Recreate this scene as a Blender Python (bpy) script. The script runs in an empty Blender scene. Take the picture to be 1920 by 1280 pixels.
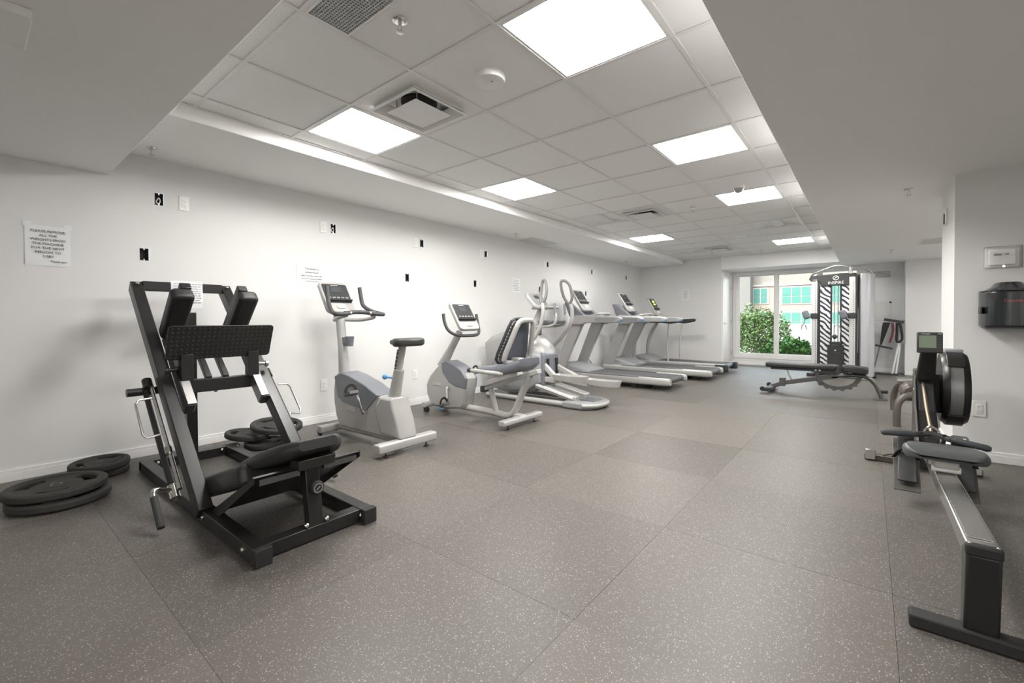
import bpy, bmesh, math, random
from mathutils import Vector as V, Matrix, Euler
random.seed(7)
S = bpy.context.scene
COL = S.collection
# ------------------------------------------------------------------ camera
H = 1.0576
yaw, pitch, roll = .6783, -.0142, -.0035
fwd = V((-math.sin(yaw)*math.cos(pitch), math.cos(yaw)*math.cos(pitch), math.sin(pitch)))
rt = V((math.cos(yaw), math.sin(yaw), 0)); up = rt.cross(fwd)
r2 = rt*math.cos(roll)+up*math.sin(roll); u2 = up*math.cos(roll)-rt*math.sin(roll)
cd = bpy.data.cameras.new('camera'); cam = bpy.data.objects.new('camera', cd); COL.objects.link(cam)
cam.matrix_world = Matrix(((r2.x, u2.x, -fwd.x, 0), (r2.y, u2.y, -fwd.y, 0), (r2.z, u2.z, -fwd.z, H), (0, 0, 0, 1)))
cd.sensor_width = 36; cd.lens = 831.555/1920*36; cd.shift_y = -(640-611.18)/1920
cd.clip_start = .02; cd.clip_end = 500
S.camera = cam
# ------------------------------------------------------------------ world, sun, exposure
W = bpy.data.worlds.new('sky'); S.world = W; W.use_nodes = True
nt = W.node_tree; bg = nt.nodes['Background']
sky = nt.nodes.new('ShaderNodeTexSky'); sky.sky_type = 'NISHITA'
sky.sun_disc = False; sky.sun_elevation = math.radians(48); sky.sun_rotation = math.radians(200)
sky.air_density = 1.0; sky.dust_density = 2.0
hs = nt.nodes.new('ShaderNodeHueSaturation'); hs.inputs['Saturation'].default_value = .4
nt.links.new(sky.outputs[0], hs.inputs['Color']); nt.links.new(hs.outputs[0], bg.inputs[0]); bg.inputs[1].default_value = .6
sl = bpy.data.lights.new('sun', 'SUN'); sl.energy = .6; sl.angle = .01; sl.color = (1, .95, .88)
so = bpy.data.objects.new('sun', sl); COL.objects.link(so)
so.rotation_euler = V((.35, .8, -1.0)).to_track_quat('-Z', 'Y').to_euler(); so.location = (0, -20, 30)
S.view_settings.view_transform = 'Standard'; S.view_settings.look = 'None'
S.view_settings.gamma = 1; S.view_settings.use_curve_mapping = False
S.view_settings.exposure = 1.74
LAMP = 12.0     # strength of the lit ceiling panels

# ------------------------------------------------------------------ materials
MATS = {}
def mat(name, col, rough=.5, metal=0., spec=.5, noise=0., nscale=40, bump=0., bscale=200, emit=None, estr=0, coat=0.):
    if name in MATS: return MATS[name]
    m = bpy.data.materials.new(name); m.use_nodes = True; MATS[name] = m
    n = m.node_tree.nodes; l = m.node_tree.links; b = n['Principled BSDF']
    b.inputs['Base Color'].default_value = (*col, 1); b.inputs['Roughness'].default_value = rough
    b.inputs['Metallic'].default_value = metal; b.inputs['Specular IOR Level'].default_value = spec
    b.inputs['Coat Weight'].default_value = coat
    g = n.new('ShaderNodeNewGeometry')
    if noise > 0:
        t = n.new('ShaderNodeTexNoise'); t.inputs['Scale'].default_value = nscale; t.inputs['Detail'].default_value = 3
        l.new(g.outputs['Position'], t.inputs['Vector'])
        r = n.new('ShaderNodeMapRange'); r.inputs[3].default_value = 1-noise; r.inputs[4].default_value = 1+noise
        l.new(t.outputs['Fac'], r.inputs[0])
        mx = n.new('ShaderNodeVectorMath'); mx.operation = 'SCALE'; mx.inputs[0].default_value = col
        l.new(r.outputs[0], mx.inputs['Scale']); l.new(mx.outputs[0], b.inputs['Base Color'])
    if bump > 0:
        t2 = n.new('ShaderNodeTexNoise'); t2.inputs['Scale'].default_value = bscale; t2.inputs['Detail'].default_value = 2
        l.new(g.outputs['Position'], t2.inputs['Vector'])
        bp = n.new('ShaderNodeBump'); bp.inputs['Strength'].default_value = bump; bp.inputs['Distance'].default_value = .002
        l.new(t2.outputs['Fac'], bp.inputs['Height']); l.new(bp.outputs[0], b.inputs['Normal'])
    if emit:
        b.inputs['Emission Color'].default_value = (*emit, 1); b.inputs['Emission Strength'].default_value = estr
    return m
wallm = mat('wall_paint', (.775, .77, .762), .6, noise=.012, nscale=3, bump=.05, bscale=350)
ceilm = mat('ceiling_paint', (.92, .915, .905), .7, noise=.01, nscale=2, bump=.04, bscale=300)
tilem = mat('ceiling_tile_mineral', (.92, .918, .912), .85, noise=.03, nscale=260, bump=.35, bscale=420)
gridm = mat('grid_metal_white', (.84, .835, .82), .45)
trimm = mat('trim_white', (.86, .855, .84), .38)
blackm = mat('black_powder_coat', (.020, .019, .018), .33, spec=.5, noise=.15, nscale=60, bump=.05)
padm = mat('black_vinyl', (.024, .024, .0235), .40, noise=.1, nscale=30, bump=.12, bscale=500)
chrome = mat('chrome', (.78, .77, .75), .14, 1., noise=.02)
steel = mat('brushed_steel', (.62, .61, .59), .28, 1., noise=.05, nscale=90)
gripm = mat('foam_grip', (.035, .034, .032), .8, bump=.2)
boltm = mat('zinc_bolt', (.75, .74, .70), .25, 1.)
silver = mat('silver_plastic', (.42, .413, .402), .36, .12, noise=.02)
silver2 = mat('warm_silver_paint', (.46, .452, .436), .34, .15, noise=.02)
greyp = mat('slate_grey_plastic', (.17, .178, .20), .42, noise=.03)
greyl = mat('mid_grey_plastic', (.30, .305, .315), .42, noise=.03)
darkp = mat('charcoal_plastic', (.035, .036, .038), .42, noise=.06)
rubber = mat('black_rubber', (.02, .02, .02), .7, noise=.1, bump=.2)
platem = mat('rubber_weight_plate', (.034, .034, .031), .68, noise=.18, nscale=25, bump=.25, bscale=250)
beltm = mat('treadmill_belt', (.085, .085, .085), .65, noise=.1, bump=.2)
bluem = mat('blue_plastic', (.08, .30, .58), .35)
paperm = mat('paper', (.86, .87, .88), .6, noise=.01)
inkm = mat('ink', (.05, .05, .06), .6)
greyink = mat('grey_ink', (.30, .30, .33), .6)
whitep = mat('white_plastic', (.85, .845, .83), .35)
holem = mat('galvanised_dark', (.03, .028, .026), .7)
tealglass = mat('teal_window_glass', (.045, .12, .10), .7, spec=.1, noise=.1, nscale=.4)
lcd = mat('lcd_green', (.21, .27, .18), .3, noise=.03)
lcdgrey = mat('lcd_dark', (.07, .075, .08), .25)
taupe = mat('taupe_tube', (.13, .113, .098), .38, .35, noise=.03)
leafm = mat('shrub_leaf', (.055, .10, .018), .5, noise=.4, nscale=9)
leafd = mat('hedge_leaf', (.045, .14, .012), .5, noise=.4, nscale=7)
stemm = mat('shrub_stem', (.13, .09, .05), .8)
facade = mat('facade_stucco', (.16, .123, .105), .85, noise=.03, nscale=.6)
facade2 = mat('facade_trim', (.2, .175, .16), .8)
concr = mat('paving_concrete', (.2, .19, .18), .85, noise=.08, nscale=2)
doorm = mat('door_paint', (.80, .74, .72), .35, noise=.01)
redm = mat('red_strap', (.13, .025, .025), .6)
litm = mat('lit_diffuser', (.9, .9, .88), .5, emit=(1, .98, .945), estr=LAMP)
litm2 = mat('lit_lens_basket', (.9, .9, .88), .5, emit=(1, .985, .955), estr=LAMP*1.35)
offm = mat('unlit_diffuser', (.85, .85, .845), .45)
shroudm = mat('shroud_silver', (.52, .53, .55), .42, .3, noise=.03, nscale=15)
meshm = mat('seat_mesh', (.09, .10, .12), .75, noise=.5, nscale=180)
dispm = mat('smoked_plastic', (.018, .021, .023), .16, coat=.4)
pinkm = mat('red_print', (.55, .10, .12), .5)
def make_floor_mat():
    m = bpy.data.materials.new('speckled_rubber'); m.use_nodes = True
    n = m.node_tree.nodes; l = m.node_tree.links; b = n['Principled BSDF']
    g = n.new('ShaderNodeNewGeometry'); oi = n.new('ShaderNodeObjectInfo')
    def flecks(scale, thr, keep):
        v = n.new('ShaderNodeTexVoronoi'); v.inputs['Scale'].default_value = scale; v.inputs['Randomness'].default_value = 1
        nz = n.new('ShaderNodeTexNoise'); nz.inputs['Scale'].default_value = scale*.9
        l.new(g.outputs['Position'], nz.inputs['Vector'])
        ad = n.new('ShaderNodeVectorMath'); ad.operation = 'MULTIPLY_ADD'; ad.inputs[1].default_value = (.006, .006, .006)
        l.new(nz.outputs['Color'], ad.inputs[0]); l.new(g.outputs['Position'], ad.inputs[2])
        l.new(ad.outputs[0], v.inputs['Vector'])
        a = n.new('ShaderNodeMath'); a.operation = 'LESS_THAN'; a.inputs[1].default_value = thr; l.new(v.outputs['Distance'], a.inputs[0])
        sp = n.new('ShaderNodeSeparateColor'); l.new(v.outputs['Color'], sp.inputs[0])
        c = n.new('ShaderNodeMath'); c.operation = 'GREATER_THAN'; c.inputs[1].default_value = keep; l.new(sp.outputs[0], c.inputs[0])
        d = n.new('ShaderNodeMath'); d.operation = 'MULTIPLY'; l.new(a.outputs[0], d.inputs[0]); l.new(c.outputs[0], d.inputs[1])
        return d
    nz = n.new('ShaderNodeTexNoise'); nz.inputs['Scale'].default_value = 1.1; nz.inputs['Detail'].default_value = 4
    l.new(g.outputs['Position'], nz.inputs['Vector'])
    ramp = n.new('ShaderNodeMapRange'); ramp.inputs[3].default_value = .88; ramp.inputs[4].default_value = 1.12; l.new(nz.outputs['Fac'], ramp.inputs[0])
    orr = n.new('ShaderNodeMapRange'); orr.inputs[3].default_value = .84; orr.inputs[4].default_value = 1.16; l.new(oi.outputs['Random'], orr.inputs[0])
    mu = n.new('ShaderNodeMath'); mu.operation = 'MULTIPLY'; l.new(ramp.outputs[0], mu.inputs[0]); l.new(orr.outputs[0], mu.inputs[1])
    sc = n.new('ShaderNodeVectorMath'); sc.operation = 'SCALE'; sc.inputs[0].default_value = (.112, .101, .090); l.new(mu.outputs[0], sc.inputs['Scale'])
    f1 = flecks(120, .27, .80); f2 = flecks(210, .32, .72)
    m1 = n.new('ShaderNodeMix'); m1.data_type = 'RGBA'; l.new(f1.outputs[0], m1.inputs[0]); l.new(sc.outputs[0], m1.inputs[6]); m1.inputs[7].default_value = (.38, .355, .31, 1)
    m2 = n.new('ShaderNodeMix'); m2.data_type = 'RGBA'; l.new(f2.outputs[0], m2.inputs[0]); l.new(m1.outputs[2], m2.inputs[6]); m2.inputs[7].default_value = (.33, .31, .28, 1)
    l.new(m2.outputs[2], b.inputs['Base Color'])
    b.inputs['Roughness'].default_value = .42; b.inputs['Specular IOR Level'].default_value = .5
    bn = n.new('ShaderNodeTexNoise'); bn.inputs['Scale'].default_value = 260; l.new(g.outputs['Position'], bn.inputs['Vector'])
    bp = n.new('ShaderNodeBump'); bp.inputs['Strength'].default_value = .25; bp.inputs['Distance'].default_value = .002
    l.new(bn.outputs['Fac'], bp.inputs['Height']); l.new(bp.outputs[0], b.inputs['Normal'])
    return m
floorm = make_floor_mat()
def make_glass(name, tint, ior=1.35):
    m = bpy.data.materials.new(name); m.use_nodes = True; n = m.node_tree.nodes; l = m.node_tree.links
    n.remove(n['Principled BSDF']); out = n['Material Output']
    t = n.new('ShaderNodeBsdfTransparent'); t.inputs[0].default_value = (*tint, 1)
    g = n.new('ShaderNodeBsdfGlossy'); g.inputs['Roughness'].default_value = .02
    f = n.new('ShaderNodeFresnel'); f.inputs[0].default_value = ior
    mx = n.new('ShaderNodeMixShader'); l.new(f.outputs[0], mx.inputs[0]); l.new(t.outputs[0], mx.inputs[1]); l.new(g.outputs[0], mx.inputs[2])
    l.new(mx.outputs[0], out.inputs[0]); return m
glassm = make_glass('window_glass', (.93, .97, .95))
clearm = make_glass('clear_cover', (.97, .97, .97), 1.08)
def make_zebra():
    m = bpy.data.materials.new('striped_sheet'); m.use_nodes = True; n = m.node_tree.nodes; l = m.node_tree.links; b = n['Principled BSDF']
    tc = n.new('ShaderNodeTexCoord'); mp = n.new('ShaderNodeMapping'); mp.inputs['Rotation'].default_value = (0, math.radians(-40), 0)
    l.new(tc.outputs['Object'], mp.inputs[0])
    w = n.new('ShaderNodeTexWave'); w.bands_direction = 'Z'; w.inputs['Scale'].default_value = 4.4; w.inputs['Distortion'].default_value = 4.5
    w.inputs['Detail'].default_value = 1.5; w.inputs['Detail Scale'].default_value = 1.2
    l.new(mp.outputs[0], w.inputs[0])
    c = n.new('ShaderNodeValToRGB'); c.color_ramp.elements[0].position = .32; c.color_ramp.elements[0].color = (.03, .03, .04, 1)
    c.color_ramp.elements[1].position = .48; c.color_ramp.elements[1].color = (.80, .80, .82, 1)
    l.new(w.outputs[0], c.inputs[0]); l.new(c.outputs[0], b.inputs['Base Color']); b.inputs['Roughness'].default_value = .3
    return m
zebram = make_zebra()

# ------------------------------------------------------------------ mesh builder
O = V((0, 0, 0))           # world origin of the thing being built
class MB:
    def __init__(s): s.bm = bmesh.new()
    def poly(s, pts):
        return s.bm.faces.new([s.bm.verts.new(V(p)) for p in pts])
    def hexa(s, p):     # 8 pts: bottom 4 ccw, top 4
        v = [s.bm.verts.new(V(q)) for q in p]
        for f in ((3, 2, 1, 0), (4, 5, 6, 7), (0, 1, 5, 4), (1, 2, 6, 5), (2, 3, 7, 6), (3, 0, 4, 7)): s.bm.faces.new([v[i] for i in f])
        return s
    def box(s, c, d, rot=None):
        c = V(c); h = V(d)/2
        pts = [(-1, -1, -1), (1, -1, -1), (1, 1, -1), (-1, 1, -1), (-1, -1, 1), (1, -1, 1), (1, 1, 1), (-1, 1, 1)]
        o = []
        for p in pts:
            q = V((p[0]*h.x, p[1]*h.y, p[2]*h.z))
            if rot: q = rot @ q
            o.append(c+q)
        return s.hexa(o)
    def bx(s, x0, x1, y0, y1, z0, z1): return s.box(((x0+x1)/2, (y0+y1)/2, (z0+z1)/2), (abs(x1-x0), abs(y1-y0), abs(z1-z0)))
    def beam(s, a, b, w, h, side=(0, 1, 0)):      # w along side, h perpendicular
        a, b = V(a), V(b); d = (b-a).normalized(); sd = V(side); sd = (sd-d*sd.dot(d)).normalized(); n = d.cross(sd)
        q = []
        for p in (a, b):
            for i, j in ((-1, -1), (1, -1), (1, 1), (-1, 1)): q.append(p+sd*(i*w/2)+n*(j*h/2))
        return s.hexa(q)
    def tube(s, pts, r, n=10, closed=False, flat=1.0):
        pts = [V(p) for p in pts]; N = len(pts); rr = r if isinstance(r, (list, tuple)) else [r]*N
        rings = []; prev = None
        for i, p in enumerate(pts):
            a = pts[i-1] if (i > 0 or closed) else p; b = pts[(i+1) % N] if (i < N-1 or closed) else p
            t = (b-a).normalized()
            if prev is None:
                ref = V((0, 0, 1)) if abs(t.z) < .9 else V((1, 0, 0)); x = (ref-t*ref.dot(t)).normalized()
            else: x = (prev-t*prev.dot(t)).normalized()
            prev = x; y = t.cross(x)
            rings.append([s.bm.verts.new(p+(x*math.cos(2*math.pi*k/n)*flat+y*math.sin(2*math.pi*k/n))*rr[i]) for k in range(n)])
        for i in range(N if closed else N-1):
            A, B = rings[i], rings[(i+1) % N]
            for k in range(n): s.bm.faces.new([A[k], A[(k+1) % n], B[(k+1) % n], B[k]])
        if not closed:
            s.bm.faces.new(rings[0][::-1]); s.bm.faces.new(rings[-1])
        return s
    def cyl(s, a, b, r, r1=None, n=18): return s.tube([a, b], [r, r if r1 is None else r1], n)
    def prism(s, poly, y0, y1, axis='y', inset=None):
        # poly of (x,z) extruded along y (axis y), (y,z) along x, (x,y) along z
        f = {'y': lambda p, t: V((p[0], t, p[1])), 'x': lambda p, t: V((t, p[0], p[1])), 'z': lambda p, t: V((p[0], p[1], t))}[axis]
        A = [s.bm.verts.new(f(p, y0)) for p in poly]; B = [s.bm.verts.new(f(p, y1)) for p in poly]
        n = len(poly); s.bm.faces.new(A); s.bm.faces.new(B[::-1])
        for i in range(n): s.bm.faces.new([A[i], B[i], B[(i+1) % n], A[(i+1) % n]])
        return s
    def prof(s, poly, ys):     # shell: scaled copies of an (x,z) profile at several y: ys = [(y, scale)]
        cx = sum(p[0] for p in poly)/len(poly); cz = sum(p[1] for p in poly)/len(poly); n = len(poly); R = []
        for y, k in ys: R.append([s.bm.verts.new((cx+(p[0]-cx)*k, y, cz+(p[1]-cz)*k)) for p in poly])
        for a, b in zip(R, R[1:]):
            for i in range(n): s.bm.faces.new([a[i], b[i], b[(i+1) % n], a[(i+1) % n]])
        s.bm.faces.new(R[0]); s.bm.faces.new(R[-1][::-1]); return s
    def lathe(s, prof, c, n=32, axis='z', caps=True):
        c = V(c); R = []
        for r, h in prof:
            ring = []
            for k in range(n):
                a = 2*math.pi*k/n; u, v = r*math.cos(a), r*math.sin(a)
                ring.append(s.bm.verts.new(c+(V((u, v, h)) if axis == 'z' else V((u, h, v)) if axis == 'y' else V((h, u, v)))))
            R.append(ring)
        for a, b in zip(R, R[1:]):
            for k in range(n): s.bm.faces.new([a[k], a[(k+1) % n], b[(k+1) % n], b[k]])
        if caps: s.bm.faces.new(R[0][::-1]); s.bm.faces.new(R[-1])
        return s
    def ball(s, c, r, sc=(1, 1, 1)):
        bmesh.ops.create_uvsphere(s.bm, u_segments=16, v_segments=10, radius=1, matrix=Matrix.Translation(V(c)) @ Matrix.Diagonal((r*sc[0], r*sc[1], r*sc[2], 1)))
        return s
    def build(s, name, m, parent=None, bev=0, seg=2, sub=0, kind=None, label=None, sharp=38, org=None):
        o_ = O if org is None else V(org)
        bmesh.ops.recalc_face_normals(s.bm, faces=s.bm.faces[:])
        for v in s.bm.verts: v.co -= o_
        me = bpy.data.meshes.new(name); s.bm.to_mesh(me); s.bm.free()
        for p in me.polygons: p.use_smooth = True
        me.set_sharp_from_angle(angle=math.radians(sharp))
        me.materials.append(m)
        ob = bpy.data.objects.new(name, me); COL.objects.link(ob)
        if parent: ob.parent = parent
        else: ob.location = o_
        if bev:
            b = ob.modifiers.new('bevel', 'BEVEL'); b.width = bev; b.segments = seg; b.limit_method = 'ANGLE'; b.angle_limit = math.radians(35)
        if sub:
            q = ob.modifiers.new('subdivision', 'SUBSURF'); q.levels = sub; q.render_levels = sub
        if kind: ob['kind'] = kind
        if label: ob['label'] = label
        return ob
def thing(name, label, cat, loc, group=None, rz=0, kind=None):
    global O
    o = bpy.data.objects.new(name, None); COL.objects.link(o); o.location = loc; o.rotation_euler = (0, 0, rz); o.empty_display_size = .1
    o['label'] = label; o['category'] = cat
    if group: o['group'] = group
    if kind: o['kind'] = kind
    O = V(loc); return o
def tag(o, label, cat, group=None):
    o['label'] = label; o['category'] = cat
    if group: o['group'] = group
    return o
def at(loc):
    global O
    O = V(loc)
def struct(o): o['kind'] = 'structure'; return o
def copy_tree(o, parent=None):
    c = o.copy(); COL.objects.link(c); c.parent = parent
    for ch in list(o.children): copy_tree(ch, c)
    return c
def instance(proto, name, parent, loc, rot=None):
    o = bpy.data.objects.new(name, proto.data); COL.objects.link(o); o.parent = parent; o.location = loc
    if rot: o.rotation_euler = rot
    return o
def bez(pts, k=6):      # smooth polyline through points (Catmull-Rom)
    P = [V(p) for p in pts]; out = []
    for i in range(len(P)-1):
        p0 = P[max(i-1, 0)]; p1 = P[i]; p2 = P[i+1]; p3 = P[min(i+2, len(P)-1)]
        for j in range(k):
            t = j/k
            out.append(.5*((2*p1)+(p2-p0)*t+(2*p0-5*p1+4*p2-p3)*t*t+(3*p1-p0-3*p2+p3)*t**3))
    out.append(P[-1]); return out
def rrect(w, h, r, n=4):    # rounded rectangle outline centred on 0
    o = []
    for cx, cy, a0 in ((w/2-r, h/2-r, 0), (-w/2+r, h/2-r, 90), (-w/2+r, -h/2+r, 180), (w/2-r, -h/2+r, 270)):
        for k in range(n+1):
            a = math.radians(a0+90*k/n); o.append((cx+r*math.cos(a), cy+r*math.sin(a)))
    return o
def slab(mb, c, u, v, w, h, t, r):      # rounded plate centred at c, spanned by unit u (w) and v (h), thickness t along u x v
    c, u, v = V(c), V(u).normalized(), V(v).normalized(); n = u.cross(v)
    o = rrect(w, h, r); A = [mb.bm.verts.new(c+u*a+v*b-n*t/2) for a, b in o]; B = [mb.bm.verts.new(c+u*a+v*b+n*t/2) for a, b in o]
    mb.bm.faces.new(A[::-1]); mb.bm.faces.new(B)
    for i in range(len(o)): j = (i+1) % len(o); mb.bm.faces.new([A[i], A[j], B[j], B[i]])
    return mb
def text(s, size, loc, u, v, m, parent, align='CENTER', name='lettering', org=None):
    c = bpy.data.curves.new(name, 'FONT'); c.body = s; c.size = size; c.align_x = align; c.resolution_u = 2; c.extrude = .0003
    t = bpy.data.objects.new(name+'_tmp', c); COL.objects.link(t)
    bpy.context.view_layer.update()
    me = bpy.data.meshes.new_from_object(t.evaluated_get(bpy.context.evaluated_depsgraph_get()))
    bpy.data.objects.remove(t)
    u, v = V(u).normalized(), V(v).normalized(); n = u.cross(v)
    M = Matrix(((u.x, v.x, n.x, loc[0]), (u.y, v.y, n.y, loc[1]), (u.z, v.z, n.z, loc[2]), (0, 0, 0, 1)))
    me.transform(Matrix.Translation(-(O if org is None else V(org))) @ M); me.materials.clear(); me.materials.append(m); me.name = name
    o = bpy.data.objects.new(name, me); COL.objects.link(o); o.parent = parent; return o

# ================================================================== SETTING
XW = -4.419                     # left wall
ZC, ZS, ZB = 2.4205, 2.334, 2.145   # tile ceiling, left soffit, low soffit
XS, XR = -3.379, -.454          # recess edges
YB, YF = .70, 10.55             # near bulkhead edge, far wall
XRT, YBK = 3.0, -4.6            # enclosing walls out of view
AX0, AY1, AX1 = -2.56, 11.4, .52    # window alcove
at((0, 0, 0))
# ---- floor tiles
floor = struct(MB().bx(XW-.05, XRT+.05, YBK-.05, AY1+.1, -.12, -.012).build('floor', floorm))
T = .88
tile_mesh = None
for i in range(-6, 4):
    for j in range(-8, 12):
        x0, y0 = .075+T*i, 2.225+T*(j-1); x1, y1 = x0+T, y0+T
        x0c, x1c, y0c, y1c = max(x0, XW), min(x1, XRT), max(y0, YBK), min(y1, AY1)
        if x1c-x0c < .02 or y1c-y0c < .02: continue
        full = x1c-x0c > T-.001 and y1c-y0c > T-.001
        if full and tile_mesh:
            o = instance(tile_mesh, 'rubber_tile', floor, ((x0c+x1c)/2, (y0c+y1c)/2, 0))
        else:
            o = MB().bx(-(x1c-x0c)/2+.0005, (x1c-x0c)/2-.0005, -(y1c-y0c)/2+.0005, (y1c-y0c)/2-.0005, -.0118, 0).build('rubber_tile', floorm, floor, bev=.0007, seg=1)
            o.location = ((x0c+x1c)/2, (y0c+y1c)/2, 0)
            if full: tile_mesh = o
        o.location.z = random.choice((0, -.0004, -.0008))
# ---- walls made of strips round their openings
def wall_grid(name, axis, pos, a0, a1, z0, z1, holes, m):
    As = sorted({a0, a1, *[h[0] for h in holes], *[h[1] for h in holes]}); Zs = sorted({z0, z1, *[h[2] for h in holes], *[h[3] for h in holes]})
    mb = MB(); vc = {}
    def vt(a, z):
        if (a, z) not in vc: vc[(a, z)] = mb.bm.verts.new((pos, a, z) if axis == 'x' else (a, pos, z))
        return vc[(a, z)]
    for p, q in zip(As, As[1:]):
        for r, s in zip(Zs, Zs[1:]):
            ca, cz = (p+q)/2, (r+s)/2
            if any(h[0] < ca < h[1] and h[2] < cz < h[3] for h in holes): continue
            mb.bm.faces.new([vt(p, r), vt(q, r), vt(q, s), vt(p, s)])
    return struct(mb.build(name, m))
UP = [1.001, 2.479, 3.67, 4.874, 6.493, 8.095, 9.728]
LO = [.903, 3.438, 4.643, 6.248, 7.842]
hw, hh = .028, .047
holes = [(y-hw, y+hw, 2.028-hh, 2.028+hh) for y in UP]+[(y-hw, y+hw, 1.579-hh, 1.579+hh) for y in LO]
wall_grid('wall_left', 'x', XW, YBK, YF, 0, ZC+.1, holes, wallm)
wall_grid('wall_far', 'y', YF, XW, AX0, 0, ZC+.1, [], wallm)
struct(MB().bx(AX0-.04, AX0, YF+.001, AY1, 0, ZB).build('wall_alcove', wallm))
WX0, WX1, WZ0, WZ1 = -2.45, -.12, .205, 2.10
wall_grid('wall_window', 'y', AY1, AX0, AX1+.02, 0, ZB+.05, [(WX0, WX1, WZ0, WZ1)], wallm)
struct(MB().bx(AX1, XRT, 11.05, 11.45, 0, ZB+.05).build('wall_far_right', wallm))
struct(MB().bx(.5, XRT, 4.74, 5.49, 0, ZB+.05).build('wall_right_block', wallm))
struct(MB().bx(XRT, XRT+.1, YBK, AY1, 0, ZB+.05).build('wall_right', wallm))
struct(MB().bx(XW, XRT, YBK-.1, YBK, 0, ZB+.05).build('wall_back', wallm))
# ---- ceiling: low soffits, left soffit, tiled recess
ceiling = struct(MB().bx(XS-.1, XR+.1, YB-.1, YF+.2, ZC+.045, ZC+.1).build('ceiling', ceilm))
def sof(name, *a): return struct(MB().bx(*a).build(name, ceilm, bev=.004))
sof('ceiling_low_right', XR, XRT, YBK, AY1+.1, ZB, ZC+.1)
sof('ceiling_near_bulkhead', XW, XR, YBK, YB, ZB, ZC+.1)
sof('ceiling_left_soffit', XW, XS, YB, YF, ZS, ZC+.1)
sof('ceiling_far_bulkhead', AX0, XR, YF, AY1+.1, ZB, ZC+.1)
X0, Y0, G = -3.1864, 2.1768, .61
xl = [XS]+[X0+G*i for i in range(5)]+[XR]
yl = [YB]+[Y0+G*j for j in range(-2, 14)]+[YF]
lit = {(0, -1), (0, 2), (0, 8), (3, -1), (3, 2), (3, 5), (3, 11)}; unlit = {(0, 5), (3, 8), (0, 11)}; diff = {(1, -1), (1, 5), (1, 11)}
skip = lit | unlit | diff
ctile = None
for a in range(len(xl)-1):
    for b in range(len(yl)-1):
        i, j = a-1, b-3
        if (i, j) in skip: continue
        x0, x1, y0, y1 = xl[a], xl[a+1], yl[b], yl[b+1]
        if (i, j) == (2, -2): y0 = .957+.235
        w, d = x1-x0-.004, y1-y0-.004
        full = abs(w-(G-.004)) < 1e-4 and abs(d-(G-.004)) < 1e-4
        loc = ((x0+x1)/2, (y0+y1)/2, ZC+.006)
        if full and ctile: instance(ctile, 'ceiling_tile', ceiling, loc)
        else:
            o = MB().bx(-w/2, w/2, -d/2, d/2, 0, .018).build('ceiling_tile', tilem, ceiling); o.location = loc
            if full: ctile = o
for a in range(1, len(xl)-1):
    MB().bx(xl[a]-.0115, xl[a]+.0115, YB, YF, ZC, ZC+.004).build('grid_runner', gridm, ceiling, bev=.001, seg=1)
ct = {}
for b in range(1, len(yl)-1):
    for a in range(len(xl)-1):
        x0, x1 = xl[a]+.0115, xl[a+1]-.0115; k = round(x1-x0, 4); loc = ((x0+x1)/2, yl[b], ZC)
        if k in ct: instance(ct[k], 'cross_tee', ceiling, loc)
        else:
            o = MB().bx(-(x1-x0)/2, (x1-x0)/2, -.0115, .0115, .0004, .004).build('cross_tee', gridm, ceiling); o.location = loc; ct[k] = o
for w_, (xa, xb, ya, yb) in enumerate([(XS, XS+.022, YB, YF), (XR-.022, XR, YB, YF), (XS, XR, YB, YB+.022), (XS, XR, YF-.022, YF)]):
    MB().bx(xa, xb, ya, yb, ZC-.001, ZC+.004).build('wall_angle', gridm, ceiling)
# ---- baseboards
def base(name, x0, x1, y0, y1, nx, ny):
    b = MB(); b.bx(x0, x1, y0, y1, 0, .058)
    b.bx(x0 if nx >= 0 else x0+.004, x1-.004*max(nx, 0) if nx else x1, y0 if ny >= 0 else y0+.004, y1-.004*max(ny, 0) if ny else y1, .058, .078)
    return struct(b.build(name, trimm, bev=.003))
base('baseboard_left', XW, XW+.016, YBK, YF, 1, 0)
base('baseboard_far', XW+.016, AX0, YF-.014, YF, 0, -1)
base('baseboard_window', AX0, AX1, AY1-.012, AY1, 0, -1)
base('baseboard_right', .5-.014, XRT, 4.726, 4.74, 0, -1)
base('baseboard_right_side', .486, .5, 4.74, 5.49, -1, 0)
base('baseboard_far_right', AX1, XRT, 11.036, 11.05, 0, -1)
# ---- window
win = struct(MB().bx(WX0, WX1, AY1+.0, AY1+.10, WZ0, WZ0+.055).build('window_1', trimm, bev=.004))
MB().bx(WX0, WX1, AY1, AY1+.10, WZ1-.05, WZ1).build('window_head', trimm, win, bev=.004)
mull = [WX0, -1.655, -.86, WX1-.07]
for k, x in enumerate(mull):
    MB().bx(x, x+.07, AY1-.004, AY1+.10, WZ0+.055, WZ1-.05).build('window_jamb' if k in (0, 3) else 'mullion', trimm, win, bev=.004)
for k in range(3):
    MB().bx(mull[k]+.07, mull[k+1], AY1+.05, AY1+.056, WZ0+.055, WZ1-.05).build('pane', glassm, win)
    x0, x1 = mull[k]+.07, mull[k+1]
    sash = MB()
    for q in ((x0, x0+.016, WZ0+.055, WZ1-.05), (x1-.016, x1, WZ0+.055, WZ1-.05), (x0+.016, x1-.016, WZ0+.055, WZ0+.071), (x0+.016, x1-.016, WZ1-.066, WZ1-.05)):
        sash.bx(q[0], q[1], AY1+.035, AY1+.05, q[2], q[3])
    sash.build('sash', trimm, win)
tr = MB()
for q in ((WX0-.05, WX0, WZ0-.05, WZ1+.03), (WX0, WX1+.05, WZ0-.05, WZ0), (WX1, WX1+.05, WZ0, WZ1+.03)): tr.bx(q[0], q[1], AY1-.012, AY1, q[2], q[3])
struct(tr.build('trim_1', trimm, bev=.003))
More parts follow.
